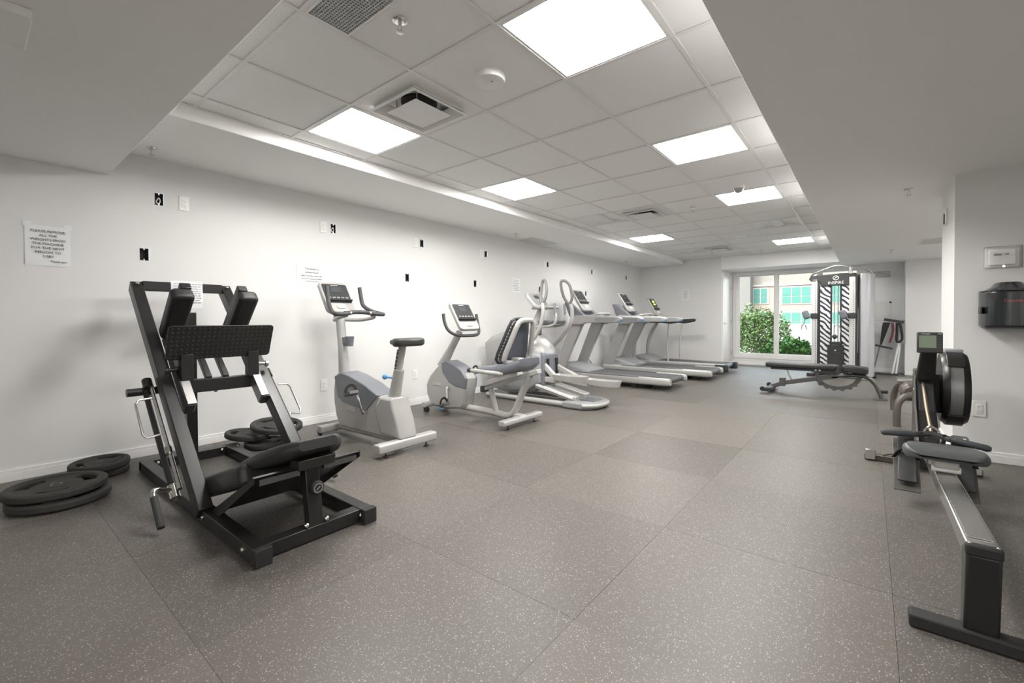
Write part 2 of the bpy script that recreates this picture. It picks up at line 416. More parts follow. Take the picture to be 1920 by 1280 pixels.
# ---- door in the alcove's left side
dr = struct(MB().bx(AX0, AX0+.03, YF+.06, AY1-.08, .005, 2.04).build('door_1', doorm, bev=.003))
MB().bx(AX0, AX0+.045, YF+.002, YF+.056, 0, 2.085).build('door_frame', trimm, dr, bev=.003)
MB().bx(AX0, AX0+.045, AY1-.08, AY1-.012, 0, 2.085).build('door_frame', trimm, dr, bev=.003)
MB().bx(AX0, AX0+.045, YF+.06, AY1-.08, 2.04, 2.085).build('door_frame', trimm, dr, bev=.003)
for z in (.28, 1.0, 1.78): MB().bx(AX0+.03, AX0+.048, AY1-.095, AY1-.07, z-.05, z+.05).build('hinge', steel, dr)
hd = MB(); hd.cyl((AX0+.03, YF+.12, .96), (AX0+.085, YF+.12, .96), .012); hd.cyl((AX0+.08, YF+.12, .96), (AX0+.08, YF+.24, .96), .009); hd.cyl((AX0+.03, YF+.12, .96), (AX0+.036, YF+.12, .96), .028)
hd.build('handle', steel, dr)

# ================================================================== CEILING FIXTURES
LIGHTLAB = {(0, -1): 'lit square ceiling panel touching the air diffuser nearest the bulkhead', (3, -1): 'lit square ceiling panel beside the round white disc', (0, 2): 'lit square ceiling panel above the gap between recumbent bike and elliptical',
            (3, 2): 'lit square ceiling panel at the low ceiling edge, between disc and dome camera', (3, 5): 'lit square ceiling panel right behind the clear dome camera', (0, 8): 'lit square ceiling panel above the white treadmills', (3, 11): 'lit square ceiling panel closest to the window wall',
            (0, 5): 'switched-off ceiling light beside the middle air diffuser', (3, 8): 'switched-off ceiling light between two lit panels at the low ceiling edge', (0, 11): 'switched-off ceiling light beside the air diffuser by the end wall'}
DIFFLAB = {(1, -1): 'square white air diffuser touching a lit panel near the bulkhead', (1, 5): 'square white air diffuser halfway down the tiled ceiling', (1, 11): 'square white air diffuser close to the end wall'}
def troffer(i, j, on, pos=None, lab=None, grp=None):
    x, y = X0+G*(i+.5), Y0+G*(j+.5); ZC = globals()['ZC']
    if pos: x, y, ZC = pos; t = thing('ceiling_light', lab, 'ceiling light', pos, grp)
    else: t = thing('ceiling_light', LIGHTLAB[(i, j)], 'ceiling light', (x, y, ZC), 'lit ceiling lights' if on else 'unlit ceiling lights')
    h = G/2-.012
    f = MB()
    for q in ((-h, h, -h, -h+.014), (-h, h, h-.014, h), (-h, -h+.014, -h+.014, h-.014), (h-.014, h, -h+.014, h-.014)): f.bx(x+q[0], x+q[1], y+q[2], y+q[3], ZC+.002, ZC+.04)
    f.build('frame', gridm, t)
    # two reflector wings curving up from the sides to a centre basket running along y
    m1, m2 = (litm, litm2) if on else (offm, offm)
    for sgn in (-1, 1):
        w = MB(); n = 8; A = []
        for k in range(n+1):
            u = k/n; xx = x+sgn*(h-.014-u*(h-.014-.075)); zz = ZC+.006+.034*math.sin(u*math.pi*.62)
            A.append([w.bm.verts.new((xx, y+e*(h-.014), zz)) for e in (-1, 1)])
        for a, b in zip(A, A[1:]): w.bm.faces.new([a[0], a[1], b[1], b[0]])
        w.build('reflector', m1, t)
    bk = MB(); n = 10; A = []
    for k in range(n+1):
        a = math.pi*k/n; A.append([bk.bm.verts.new((x+.078*math.cos(a), y+e*(h-.016), ZC+.036-.028*math.sin(a))) for e in (-1, 1)])
    for a, b in zip(A, A[1:]): bk.bm.faces.new([a[0], a[1], b[1], b[0]])
    bk.build('lens_basket', m2, t)
    return t
for c in sorted(lit): troffer(*c, True)
for c in sorted(unlit): troffer(*c, False)
for p in ((1.75, -.9), (1.75, -2.7), (-.6, -3.6)): troffer(0, 0, True, (p[0], p[1], ZB-.045), 'unseen square fill light added under the plain ceiling at the back of the room', 'added fill lights at the back of the room')  # fixtures added out of view to brighten the near walls and ceiling
for p in ((1.9, 6.9), (1.9, 9.3)): troffer(0, 0, True, (p[0], p[1], ZB-.045), 'unseen square fill light added in the side bay beyond the wall block', 'added fill lights in the side bay')  # two more panels added, hidden by the block, to lift the far end
def diffuser(i, j):
    x, y = X0+G*(i+.5), Y0+G*(j+.5); z = ZC
    t = thing('air_diffuser', DIFFLAB[(i, j)], 'air diffuser', (x, y, z), 'ceiling air diffusers')
    h = G/2-.012
    def ring(a, za, b, zb, mb):
        P = [[(x+sx*a, y+sy*a, z+za) for sx, sy in ((-1, -1), (1, -1), (1, 1), (-1, 1))], [(x+sx*b, y+sy*b, z+zb) for sx, sy in ((-1, -1), (1, -1), (1, 1), (-1, 1))]]
        for k in range(4): mb.poly([P[0][k], P[0][(k+1) % 4], P[1][(k+1) % 4], P[1][k]])
    m = MB(); ring(h, .003, .20, .003, m); ring(.20, .003, .20, -.004, m); m.build('frame', gridm, t)
    m = MB(); ring(.225, -.026, .150, .028, m); ring(.225, -.026, .205, -.028, m); ring(.205, -.028, .145, .02, m); m.build('outer_cone', gridm, t)
    m = MB(); m.lathe([(.115, .03), (.115, .05)], (x, y, z), 24); m.build('duct', holem, t)
    m = MB(); P = [(x+sx*.145, y+sy*.145, z-.034) for sx, sy in ((-1, -1), (1, -1), (1, 1), (-1, 1))]; Q = [(x+sx*.04, y+sy*.04, z-.008) for sx, sy in ((-1, -1), (1, -1), (1, 1), (-1, 1))]
    m.poly(P)
    for k in range(4): m.poly([P[k], P[(k+1) % 4], Q[(k+1) % 4], Q[k]])
    m.poly(Q); m.build('centre_plate', gridm, t, bev=.006)
    m = MB()
    for sx, sy in ((-1, 1), (1, 1), (-1, -1), (1, -1)): m.cyl((x+sx*.1, y+sy*.1, z-.008), (x+sx*.1, y+sy*.1, z+.05), .004, n=6)
    m.build('bracket', steel, t)
for c in sorted(diff): diffuser(*c)
def sprinkler(x, y, z, label):
    t = thing('sprinkler', label, 'sprinkler', (x, y, z), 'ceiling fire sprinklers')
    MB().lathe([(.034, -.001), (.034, -.005), (.028, -.008), (.016, -.008)], (x, y, z), 20).build('escutcheon', chrome, t)
    m = MB(); m.cyl((x, y, z-.006), (x, y, z-.028), .009, .007, 10)
    m.tube([(x-.006, y, z-.026), (x-.013, y, z-.038), (x-.008, y, z-.05), (x, y, z-.054), (x+.008, y, z-.05), (x+.013, y, z-.038), (x+.006, y, z-.026)], .0025, 6)
    m.lathe([(.016, -.054), (.018, -.056), (.005, -.057)], (x, y, z), 12); m.build('head', steel, t)
for x, y, w_ in ((-1.676, 1.273, 'beside the egg-crate grille'), (-1.688, 5.624, 'near the middle air diffuser'), (-1.675, 9.984, 'near the window end')): sprinkler(x, y, ZC+.005, 'fire sprinkler in the tiled ceiling '+w_)
for x, y, w_ in ((-4.116, .892, 'next to the bulkhead'), (-4.087, 5.18, 'next to the slotted grille'), (-4.144, 9.122, 'above the far treadmill')): sprinkler(x, y, ZS, 'fire sprinkler under the wall soffit '+w_)
for x, y, w_ in ((.251, 5.007, 'in front of the wall block'), (.262, 9.243, 'near the cable machine')): sprinkler(x, y, ZB, 'fire sprinkler under the plain low ceiling '+w_)
def disc(name, label, cat, x, y, z, r, h, m=whitep, group=None):
    t = thing(name, label, cat, (x, y, z), group)
    MB().lathe([(r, 0), (r, -h*.65), (r*.94, -h*.95), (r*.86, -h)], (x, y, z), 36).build('cover', m, t)
    MB().cyl((x+r*.2, y, z-h), (x+r*.2, y, z-h-.002), .004, n=8).build('indicator', darkp, t)
disc('smoke_detector', 'round white flush speaker disc near the large lit ceiling panel', 'detector', -1.671, 1.881, ZC+.006, .088, .034)
disc('smoke_detector', 'small round white detector disc far down the tiled ceiling', 'detector', -1.668, 8.081, ZC+.006, .085, .032)
t = thing('security_camera', 'clear dome security camera on the tiled ceiling by a light panel', 'camera', (-1.058, 5.045, ZC+.006))
MB().lathe([(.055, 0), (.055, -.02), (.05, -.026)], (-1.058, 5.045, ZC+.006), 24).build('base', whitep, t)
MB().lathe([(.045, -.026), (.042, -.045), (.03, -.062), (.012, -.07)], (-1.058, 5.045, ZC+.006), 24).build('dome', mat('smoked_dome', (.35, .32, .31), .1), t)
MB().ball((-1.058, 5.045, ZC-.04), .02).build('lens', darkp, t)
# perforated return grille in the near ceiling, slotted grilles elsewhere
t = thing('return_grille', 'grey egg-crate return air grille in the tiled ceiling', 'air grille', (-1.66, 1.075, ZC))
gx0, gx1, gy0, gy1 = -1.955, -1.368, .969, 1.186
f = MB()
for q in ((gx0, gx1, gy0, gy0+.012), (gx0, gx1, gy1-.012, gy1), (gx0, gx0+.012, gy0+.012, gy1-.012), (gx1-.012, gx1, gy0+.012, gy1-.012)): f.bx(*q, ZC-.002, ZC+.012)
f.build('frame', gridm, t)
g_ = MB(); n = 36
for k in range(1, n): x = gx0+.012+(gx1-gx0-.024)*k/n; g_.bx(x-.0028, x+.0028, gy0+.012, gy1-.012, ZC, ZC+.010)
for k in range(1, 14): y = gy0+.012+(gy1-gy0-.024)*k/14; g_.bx(gx0+.012, gx1-.012, y-.0028, y+.0028, ZC+.0002, ZC+.0102)
g_.build('egg_crate_core', mat('grille_grey', (.50, .51, .51), .5), t, kind='stuff')
MB().bx(gx0+.012, gx1-.012, gy0+.012, gy1-.012, ZC+.03, ZC+.034).build('duct_back', mat('duct_grey', (.12, .125, .12), .7), t)
def louvre(name, label, x0, x1, y0, y1, z, ax, n, wallface=None):
    if wallface is None:
        t = thing(name, label, 'air grille', ((x0+x1)/2, (y0+y1)/2, z)); b = .012
        f = MB()
        for q in ((x0, x1, y0, y0+b), (x0, x1, y1-b, y1), (x0, x0+b, y0+b, y1-b), (x1-b, x1, y0+b, y1-b)): f.bx(*q, z-.008, z)
        f.build('frame', gridm, t); MB().bx(x0+b, x1-b, y0+b, y1-b, z-.0015, z).build('backing', mat('grille_shadow', (.22, .22, .22), .7), t)
        for k in range(n):
            if ax == 'y': x = x0+b+(x1-x0-2*b)*(k+.5)/n; MB().bx(x-.006, x+.006, y0+b, y1-b, z-.006, z-.002).build('slat', gridm, t)
            else: y = y0+b+(y1-y0-2*b)*(k+.5)/n; MB().bx(x0+b, x1-b, y-.006, y+.006, z-.006, z-.002).build('slat', gridm, t)
louvre('soffit_grille', 'slotted white air grille under the soffit along the notice wall', -4.345, -4.06, 5.56, 6.245, ZS, 'y', 12)
louvre('soffit_grille', 'slotted white air grille in the plain low ceiling', .56, .95, 8.3, 8.85, ZB, 'x', 14)
gy = AY1
t = thing('wall_grille', 'grey louvred vent high on the wall beside the window', 'air grille', (.185, gy, 1.92))
f = MB(); x0, x1, z0, z1 = .03, .335, 1.85, 2.0
for q in ((x0, x1, z0, z0+.014), (x0, x1, z1-.014, z1), (x0, x0+.014, z0+.014, z1-.014), (x1-.014, x1, z0+.014, z1-.014)): f.bx(q[0], q[1], gy-.01, gy-.001, q[2], q[3])
f.build('frame', gridm, t); MB().bx(x0+.014, x1-.014, gy-.003, gy-.001, z0+.014, z1-.014).build('backing', mat('grille_shadow', (.22, .22, .22), .7), t)
for k in range(9): z = z0+.02+(z1-z0-.04)*(k+.5)/9; MB().box(((x0+x1)/2, gy-.007, z), (x1-x0-.03, .009, .005), Euler((.5, 0, 0)).to_matrix()).build('slat', gridm, t)
# surface box under the near bulkhead
t = thing('ceiling_raceway', 'white metal box screwed to the underside of the near bulkhead', 'cover', (-2.42, .02, ZB))
MB().bx(-2.56, -2.28, -.35, .17, ZB-.035, ZB).build('cover', whitep, t, bev=.004)
for q in ((-2.52, .08), (-2.34, .08), (-2.52, -.2), (-2.34, -.2)): MB().ball((q[0], q[1], ZB-.036), .005, (1, 1, .5)).build('screw', steel, t)

# ================================================================== WALL ITEMS
def wallbox(y, z, label, grp, gear):
    t = thing('wall_box', label, 'wall box', (XW, y, z), grp)
    b = MB(); d = .05; x = XW-.001
    b.poly([(x-d, y-hw, z-hh), (x-d, y+hw, z-hh), (x-d, y+hw, z+hh), (x-d, y-hw, z+hh)])
    for p, q in (((y-hw, z-hh), (y+hw, z-hh)), ((y+hw, z-hh), (y+hw, z+hh)), ((y+hw, z+hh), (y-hw, z+hh)), ((y-hw, z+hh), (y-hw, z-hh))):
        b.poly([(x, *p), (x, *q), (x-d, *q), (x-d, *p)])
    b.build('box', holem, t)
    e = MB()
    for q in ((y-.004, y+.004, z+hh-.012, z+hh-.001), (y-.004, y+.004, z-hh+.001, z-hh+.012)): e.bx(x-.004, x, *q)
    e.build('mounting_ear', steel, t)
    if gear:
        w = MB(); w.tube(bez([(x-.045, y-.01, z-.03), (x-.02, y-.012, z-.01), (x-.012, y+.004, z+.012), (x-.02, y+.012, z-.012), (x-.012, y, z-.034), (x-.02, y-.014, z-.02)]), .004, 6); w.build('cable', whitep, t)
MACH = ['leg press', 'upright bike', 'recumbent bike', 'elliptical trainer', 'first treadmill', 'middle treadmill', 'treadmill with green display']
for k, y in enumerate(UP): wallbox(y, 2.028, 'open electrical box high on the wall above the '+MACH[k], 'open boxes, upper row', k < 2)
for y, k in zip(LO, (0, 2, 3, 4, 5)): wallbox(y, 1.579, 'empty electrical box at head height behind the '+MACH[k], 'open boxes, lower row', False)
def outlet(p, n, label, grp=None):      # p centre on the wall, n axis: 'x+' '-y'
    t = thing('wall_outlet', label, 'outlet', p, grp); p = V(p)
    def bx(mb, a0, a1, z0, z1, d0, d1):
        if n == 'x': mb.bx(p.x+d0, p.x+d1, p.y+a0, p.y+a1, p.z+z0, p.z+z1)
        else: mb.bx(p.x+a0, p.x+a1, p.y-d1, p.y-d0, p.z+z0, p.z+z1)
        return mb
    bx(MB(), -.036, .036, -.059, .059, 0, .006).build('plate', whitep, t, bev=.003)
    bx(MB(), -.017, .017, -.034, .034, .006, .009).build('insert', whitep, t, bev=.001)
    s = MB()
    for z in (-.018, .018):
        for a in (-.006, .006): bx(s, a-.001, a+.001, z-.003, z+.004, .0085, .0095)
        bx(s, -.0015, .0015, z-.011, z-.008, .0085, .0095)
    s.build('slots', darkp, t)
outlet((XW, 1.167, 2.026), 'x', 'white duplex outlet high on the wall above the leg press')
for k, y in enumerate((2.367, 3.565, 4.77, 6.39, 7.99)): outlet((XW, y, 2.026), 'x', 'white outlet plate beside the open box above the '+MACH[k+1], 'outlets beside the open boxes')
for k, y in enumerate((2.357, 3.547, 4.72, 6.1, 7.62)): outlet((XW, y, .384), 'x', 'white duplex outlet low on the wall behind the '+MACH[k+1], 'low outlets behind the machines')
outlet((.64, 4.74, .385), 'y', 'white duplex outlet low on the wall beside the rower')
outlet((.80, 11.05, .72), 'y', 'small white outlet on the plain wall beyond the rower')
t = thing('wall_switch', 'small white control plate high on the narrow side of the wall block', 'switch', (.5, 5.2, 1.91))
MB().bx(.49, .5, 5.14, 5.26, 1.85, 1.97).build('plate', whitep, t, bev=.002); MB().bx(.484, .49, 5.22, 5.255, 1.855, 1.94).build('insert', darkp, t)
def notice(name, label, y0, y1, z0, z1, lines, x=XW, m=inkm):
    t = thing(name, label, 'notice', (x, (y0+y1)/2, (z0+z1)/2))
    sh = MB(); n = 6; A = []
    for k in range(n+1):
        zz = z0+(z1-z0)*k/n; A.append([sh.bm.verts.new((x+.0025+.004*math.sin(k*1.1)**2*(1 if k < 2 else .2), yy, zz)) for yy in (y0, y1)])
    for a, b in zip(A, A[1:]): sh.bm.faces.new([a[0], a[1], b[1], b[0]])
    sh.build('sheet', paperm, t)
    tp = MB()
    for yy in (y0+.012, y1-.012): tp.bx(x+.004, x+.0045, yy-.02, yy+.02, z1-.015, z1+.02)
    tp.build('tape', paperm, t, kind='stuff')
    for s, sz, dy, zz in lines: text(s, sz, (x+.0085, (y0+y1)/2+dy, zz), (0, 1, 0), (0, 0, 1), m, t)
L = ['PLEASE REMOVE', 'ALL THE', 'WEIGHTS FROM', 'THE MACHINE', 'FOR THE NEXT', 'PERSON TO', 'USE!!']
notice('notice_sheet', 'paper notice asking to remove all the weights, taped above weight plates', .272, .492, 1.44, 1.715, [(s, .0235, 0, 1.668-.0285*k) for k, s in enumerate(L)]+[('Thank you', .019, .05, 1.466)])
notice('notice_sheet', 'paper notice saying the facility is unsupervised, behind the upright bike', 2.09, 2.385, 1.405, 1.608, [('This facility is', .026, 0, 1.572), ('unsupervised', .026, 0, 1.537), ('use is at your own risk', .023, 0, 1.503), ('Please report equipment problems', .0155, 0, 1.476), ('or injury to the office', .0155, 0, 1.451)])
def notice_plain(label, y0, y1, z0, z1, rows, wall='x'):
    # lettering too small to read: rows of short printed strokes
    if wall == 'x': t = thing('notice_sheet', label, 'notice', (XW, (y0+y1)/2, (z0+z1)/2))
    else: t = thing('notice_sheet', label, 'notice', ((y0+y1)/2, YF, (z0+z1)/2))
    def q(mb, a0, a1, c0, c1, d0, d1):
        return mb.bx(XW+d0, XW+d1, a0, a1, c0, c1) if wall == 'x' else mb.bx(a0, a1, YF-d1, YF-d0, c0, c1)
    q(MB(), y0, y1, z0, z1, .001, .003).build('sheet', paperm, t)
    s = MB()
    for k in range(rows):
        zz = z1-.03-(z1-z0-.06)*k/max(rows-1, 1); a = y0+.02+random.random()*.02; end = y1-.02-random.random()*.03
        while a < end-.01:
            b = min(end, a+.012+random.random()*.022); q(s, a, b, zz-.004, zz+.004, .003, .0034); a = b+.006
    s.build('printed_lines', greyink, t)
notice_plain('small printed notice on the white wall above the elliptical trainer', 5.49, 5.69, 1.5, 1.72, 7)
notice_plain('small printed notice on the end wall beyond the treadmills', -3.41, -3.24, 1.51, 1.745, 8, 'y')
# right wall: thermostat guard and towel dispenser
t = thing('thermostat_guard', 'clear locked cover over a white thermostat on the right wall', 'thermostat', (.745, 4.74, 1.49))
MB().bx(.66, .83, 4.725, 4.74, 1.425, 1.565).build('back_plate', whitep, t, bev=.004)
MB().bx(.675, .81, 4.705, 4.725, 1.44, 1.55).build('thermostat', whitep, t, bev=.006)
MB().bx(.70, .74, 4.7035, 4.706, 1.51, 1.522).build('display', greyl, t); MB().bx(.755, .775, 4.7035, 4.706, 1.512, 1.522).build('display', greyl, t)
MB().bx(.65, .84, 4.69, 4.738, 1.415, 1.575).build('cover', clearm, t, bev=.008)
MB().cyl((.745, 4.69, 1.428), (.745, 4.675, 1.428), .008).build('lock', chrome, t)
t = thing('towel_dispenser', 'smoked black plastic paper towel dispenser on the right wall', 'dispenser', (.79, 4.74, 1.0))
dp = [(.628, 4.74), (.628, 4.66), (.66, 4.57), (.72, 4.53), (.86, 4.53), (.92, 4.57), (.952, 4.66), (.952, 4.74)]
MB().prism(dp, .995, 1.25, 'z').build('body', dispm, t, bev=.012, seg=3)
cap = MB(); R_ = []
for zz, k in ((1.25, 1), (1.262, .78), (1.28, .55), (1.305, .42), (1.313, .36)): R_.append([cap.bm.verts.new((.79+(p[0]-.79)*k-.03*(1-k), 4.74+(p[1]-4.74)*min(1, k+.25), zz)) for p in dp])
for a, b in zip(R_, R_[1:]):
    for i in range(len(dp)): j = (i+1) % len(dp); cap.bm.faces.new([a[i], a[j], b[j], b[i]])
cap.bm.faces.new(R_[-1]); cap.build('top_housing', dispm, t)
MB().bx(.62, .632, 4.60, 4.68, 1.09, 1.14).build('latch', darkp, t, bev=.004)
MB().bx(.64, .94, 4.55, 4.70, .985, .997).build('base_lip', blackm, t)
text('Cascades', .028, (.775, 4.5285, 1.17), (1, 0, 0), (0, 0, 1), pinkm, t)
# plain panel on the far wall right of the trainer
t = thing('wall_panel', 'pale grey flat board fixed to the wall behind the strap stand', 'board', (.14, AY1, 1.2))
MB().bx(-.05, .335, AY1-.012, AY1, 1.02, 1.39).build('board', mat('pale_board', (.68, .69, .665), .5), t, bev=.002)
MB().ball((.318, AY1-.015, 1.375), .018, (1, .6, 1)).build('knob', darkp, t)

# ================================================================== LEG PRESS
YC = 1.065
lp = thing('leg_press', 'black plate-loaded leg press with diamond foot plate and padded seat', 'leg press', (-3.05, YC, 0))
def L3(x, dy, z): return (x, YC+dy, z)
for s in (-1, 1):
    r = MB().bx(-3.99, -2.05, YC+s*.262-.033, YC+s*.262+.033, .004, .072).build('base_rail', blackm, lp, bev=.004)
    MB().bx(-2.06, -2.02, YC+s*.262-.036, YC+s*.262+.036, .0, .076).build('end_cap', rubber, r, bev=.004)
    for x in (-2.16, -2.68):
        MB().ball(L3(x, s*.297, .042), .011, (1, .7, 1)).build('bolt', boltm, r)
MB().bx(-2.135, -2.068, YC-.229, YC+.229, .006, .07).build('front_crossbar', blackm, lp, bev=.004)
MB().bx(-4.0, -3.94, YC-.295, YC+.33, .006, .07).build('rear_crossbar', blackm, lp, bev=.004)
for s in (-.2, .2, .31): MB().ball(L3(-3.934, s, .05), .011, (.7, 1, 1)).build('bolt', boltm, lp)
for s in (-1, 1):
    g = MB().beam(L3(-4.10, s*.281, 1.31), L3(-2.70, s*.281, .055), .068, .085).build('guide_rail', blackm, lp, bev=.005)
    MB().ball(L3(-4.03, s*.281, 1.325), .013, (1, 1, .6)).build('bolt', boltm, g)
    # chrome rod, sleeve and stop collars along the outer side
    rod = MB().cyl(L3(-3.46, s*.338, .67), L3(-2.885, s*.338, .155), .011, n=12).build('guide_rod', chrome, g)
    MB().cyl(L3(-3.47, s*.365, .645), L3(-2.90, s*.365, .135), .015, n=12).build('lever_shaft', blackm, g)
    MB().cyl(L3(-3.49, s*.35, .69), L3(-3.44, s*.35, .645), .026, n=14).build('collar', blackm, g)
    MB().cyl(L3(-2.93, s*.362, .165), L3(-2.87, s*.362, .112), .026, n=14).build('collar', chrome, g)
    MB().cyl(L3(-3.09, s*.342, .34), L3(-3.06, s*.342, .312), .02, n=12).build('stop', steel, g)
    lv = MB().tube(bez([L3(-2.90, s*.37, .15), L3(-2.89, s*.42, .175), L3(-2.875, s*.45, .182), L3(-2.86, s*.46, .168), L3(-2.83, s*.46, .14)], 5), .0115, 10).build('safety_lever', chrome, g)
    MB().cyl(L3(-2.845, s*.46, .155), L3(-2.72, s*.46, .035), .0165, n=14).build('grip', gripm, lv)
    MB().tube([L3(-3.32, s*.36, .60), L3(-3.32, s*.425, .595), L3(-3.305, s*.44, .575), L3(-3.15, s*.44, .425), L3(-3.13, s*.425, .405), L3(-3.13, s*.36, .415)], .0065, 8).build('side_handle', steel, g)
MB().bx(-4.10, -4.04, YC-.248, YC+.248, 1.275, 1.345).build('top_crossbar', blackm, lp, bev=.004)
MB().bx(-3.965, -3.9, YC-.033, YC+.033, .07, 1.12).build('rear_upright', blackm, lp, bev=.004)
# carriage
ca = MB().bx(-3.385, -3.315, YC-.185, YC+.185, .603, .685).build('carriage', blackm, lp, bev=.004)
for s in (-1, 1):
    MB().beam(L3(-3.62, s*.213, .955), L3(-3.17, s*.213, .525), .045, .075).build('carriage_channel', blackm, ca, bev=.003)
    MB().beam(L3(-3.31, s*.205, .66), L3(-3.17, s*.205, .535), .05, .078).build('wear_block', mat('worn_steel', (.30, .29, .28), .4, .9), ca, bev=.003)
    MB().bx(-3.355, -3.285, YC+s*.19-.032, YC+s*.19+.032, .68, .85).build('plate_bracket', blackm, ca, bev=.003)
    k = MB(); k.cyl(L3(-3.33, s*.225, .76), L3(-3.33, s*.285, .755), .012, n=12); k.lathe([(.012, .0), (.022, .005), (.022, .02), (.014, .026)], L3(-3.33, s*.275, .755) if s > 0 else L3(-3.33, s*.275-.026, .755), 12, 'y'); k.build('stop_knob', blackm if s < 0 else steel, ca)
    pd = MB(); u = V((.715, 0, .70)); n_ = V((.70, 0, -.715))
    slab(pd, V(L3(-3.50, s*.19, 1.10)), (0, 1, 0), u, .125, .40, .085, .03); pd.build('shoulder_pad', padm, ca, bev=.022, seg=3)
    MB().beam(V(L3(-3.72, s*.165, .97)), V(L3(-3.40, s*.165, 1.285)), .06, .05).build('pad_arm', blackm, ca, bev=.006)
MB().beam(L3(-3.38, -.05, .68), L3(-3.72, -.05, .96), .035, .035).build('carriage_strut', blackm, ca, bev=.003)
MB().beam(L3(-3.38, .05, .68), L3(-3.72, .05, .96), .035, .035).build('carriage_strut', blackm, ca, bev=.003)
MB().bx(-3.75, -3.70, YC-.2, YC+.2, .92, .985).build('carriage_crossbar', blackm, ca, bev=.004)
MB().ball(L3(-3.35, -.02, .60), .012).build('bolt', boltm, ca)
hn = MB().cyl(L3(-3.47, -.45, .625), L3(-3.47, -.30, .625), .024, n=16).build('weight_horn', blackm, ca)
MB().bx(-3.5, -3.44, YC-.335, YC-.325, .585, .66).build('horn_flange', blackm, ca)
# diamond-tread foot plate
pu = V((-3.228, 0, 1.028))-V((-3.315, 0, .818)); pc = V(L3(-3.2715, 0, .923)); pl_ = pu.length; pu.normalize()
fp = MB(); slab(fp, pc, (0, 1, 0), pu, .596, pl_, .01, .022); fp = fp.build('foot_plate', blackm, lp, bev=.002)
pn = V((0, 1, 0)).cross(pu); pn = pn if pn.x > 0 else -pn
td = MB()
for i in range(21):
    for j in range(8):
        c = pc+V((0, 1, 0))*(-.275+.0275*i)+pu*(-.098+.028*j)+pn*.0055
        a = math.radians(45 if (i+j) % 2 else -45); d1 = V((0, 1, 0))*math.cos(a)+pu*math.sin(a); d2 = pn.cross(d1)
        tip = c+pn*.0028; q = [c+d1*.010, c+d2*.0032, c-d1*.010, c-d2*.0032]
        v = [td.bm.verts.new(p) for p in q]+[td.bm.verts.new(tip)]
        for k in range(4): td.bm.faces.new([v[k], v[(k+1) % 4], v[4]])
td.build('raised_tread', mat('worn_tread', (.05, .05, .05), .3, .3), fp, kind='stuff')
# seat and head pads over the hack-squat platform
bp = MB(); u = V((1, 0, .34)).normalized(); slab(bp, V(L3(-2.60, 0, .222)), (0, 1, 0), u, .50, .60, .115, .04); bp.build('back_pad', padm, lp, bev=.03, seg=4)
hp = MB(); R_ = []
for x, z, w, th in ((-2.47, .325, .40, .03), (-2.37, .352, .42, .06), (-2.26, .388, .40, .085), (-2.15, .428, .34, .085), (-2.08, .458, .27, .07), (-2.045, .472, .19, .045)):
    o_ = rrect(w, th, min(th*.45, .035)); nn = V((-.35, 0, .94)); R_.append([hp.bm.verts.new(V((x, YC+a, z))+nn*b) for a, b in o_])
for a, b in zip(R_, R_[1:]):
    for i in range(len(a)): j = (i+1) % len(a); hp.bm.faces.new([a[i], a[j], b[j], b[i]])
hp.bm.faces.new(R_[0]); hp.bm.faces.new(R_[-1][::-1]); hp.build('head_pad', padm, lp)
pf = MB(); pf.hexa([L3(-2.60, -.225, .075), L3(-2.60, .225, .075), L3(-2.118, .265, .357), L3(-2.118, -.265, .357), L3(-2.606, -.225, .081), L3(-2.606, .225, .081), L3(-2.124, .265, .363), L3(-2.124, -.265, .363)])
pf = pf.build('hack_platform', blackm, lp)
for s in (-1, 1):
    q = MB(); y0 = YC+s*.262
    q.hexa([(-2.73, y0-.003, .03), (-2.58, y0-.003, .05), (-2.12, y0-.003, .33), (-2.12, y0-.003, .362), (-2.73, y0+.003, .03), (-2.58, y0+.003, .05), (-2.12, y0+.003, .33), (-2.12, y0+.003, .362)])
    q.build('platform_flange', blackm, pf)
    MB().bx(-2.135, -2.115, YC+s*.15-.09, YC+s*.15+.09, .318, .345).build('platform_angle', mat('dark_steel', (.18, .18, .18), .35, .8), pf)
MB().bx(-2.15, -2.06, YC-.09, YC+.09, .355, .40).build('pad_bracket', blackm, lp, bev=.003)
po = MB().beam(L3(-2.10, 0, .06), L3(-2.14, 0, .345), .07, .05).build('platform_post', blackm, lp, bev=.004)
kn = MB().lathe([(.012, 0), (.03, .004), (.033, .012), (.033, .028), (.027, .034)], (-2.10, YC+.005, .25), 24, 'x'); kn = kn.build('pop_pin_knob', rubber, po, bev=.002)
rg = MB().lathe([(.024, .0345), (.024, .0355), (.017, .0355), (.017, .0345)], (-2.10, YC+.005, .25), 24, 'x', caps=False); rg.build('emblem_ring', steel, kn)
MB().box((-2.0643, YC+.005, .25), (.001, .022, .008), Euler((math.radians(40), 0, 0)).to_matrix()).build('emblem_bar', steel, kn)
for s in (-1, 1): MB().ball(L3(-2.075, s*.05, .085), .013).build('bolt', boltm, po)
for y in (-.262, .262): MB().ball(L3(-2.055, y*.86, .045), .010, (.7, 1, 1)).build('bolt', boltm, lp)
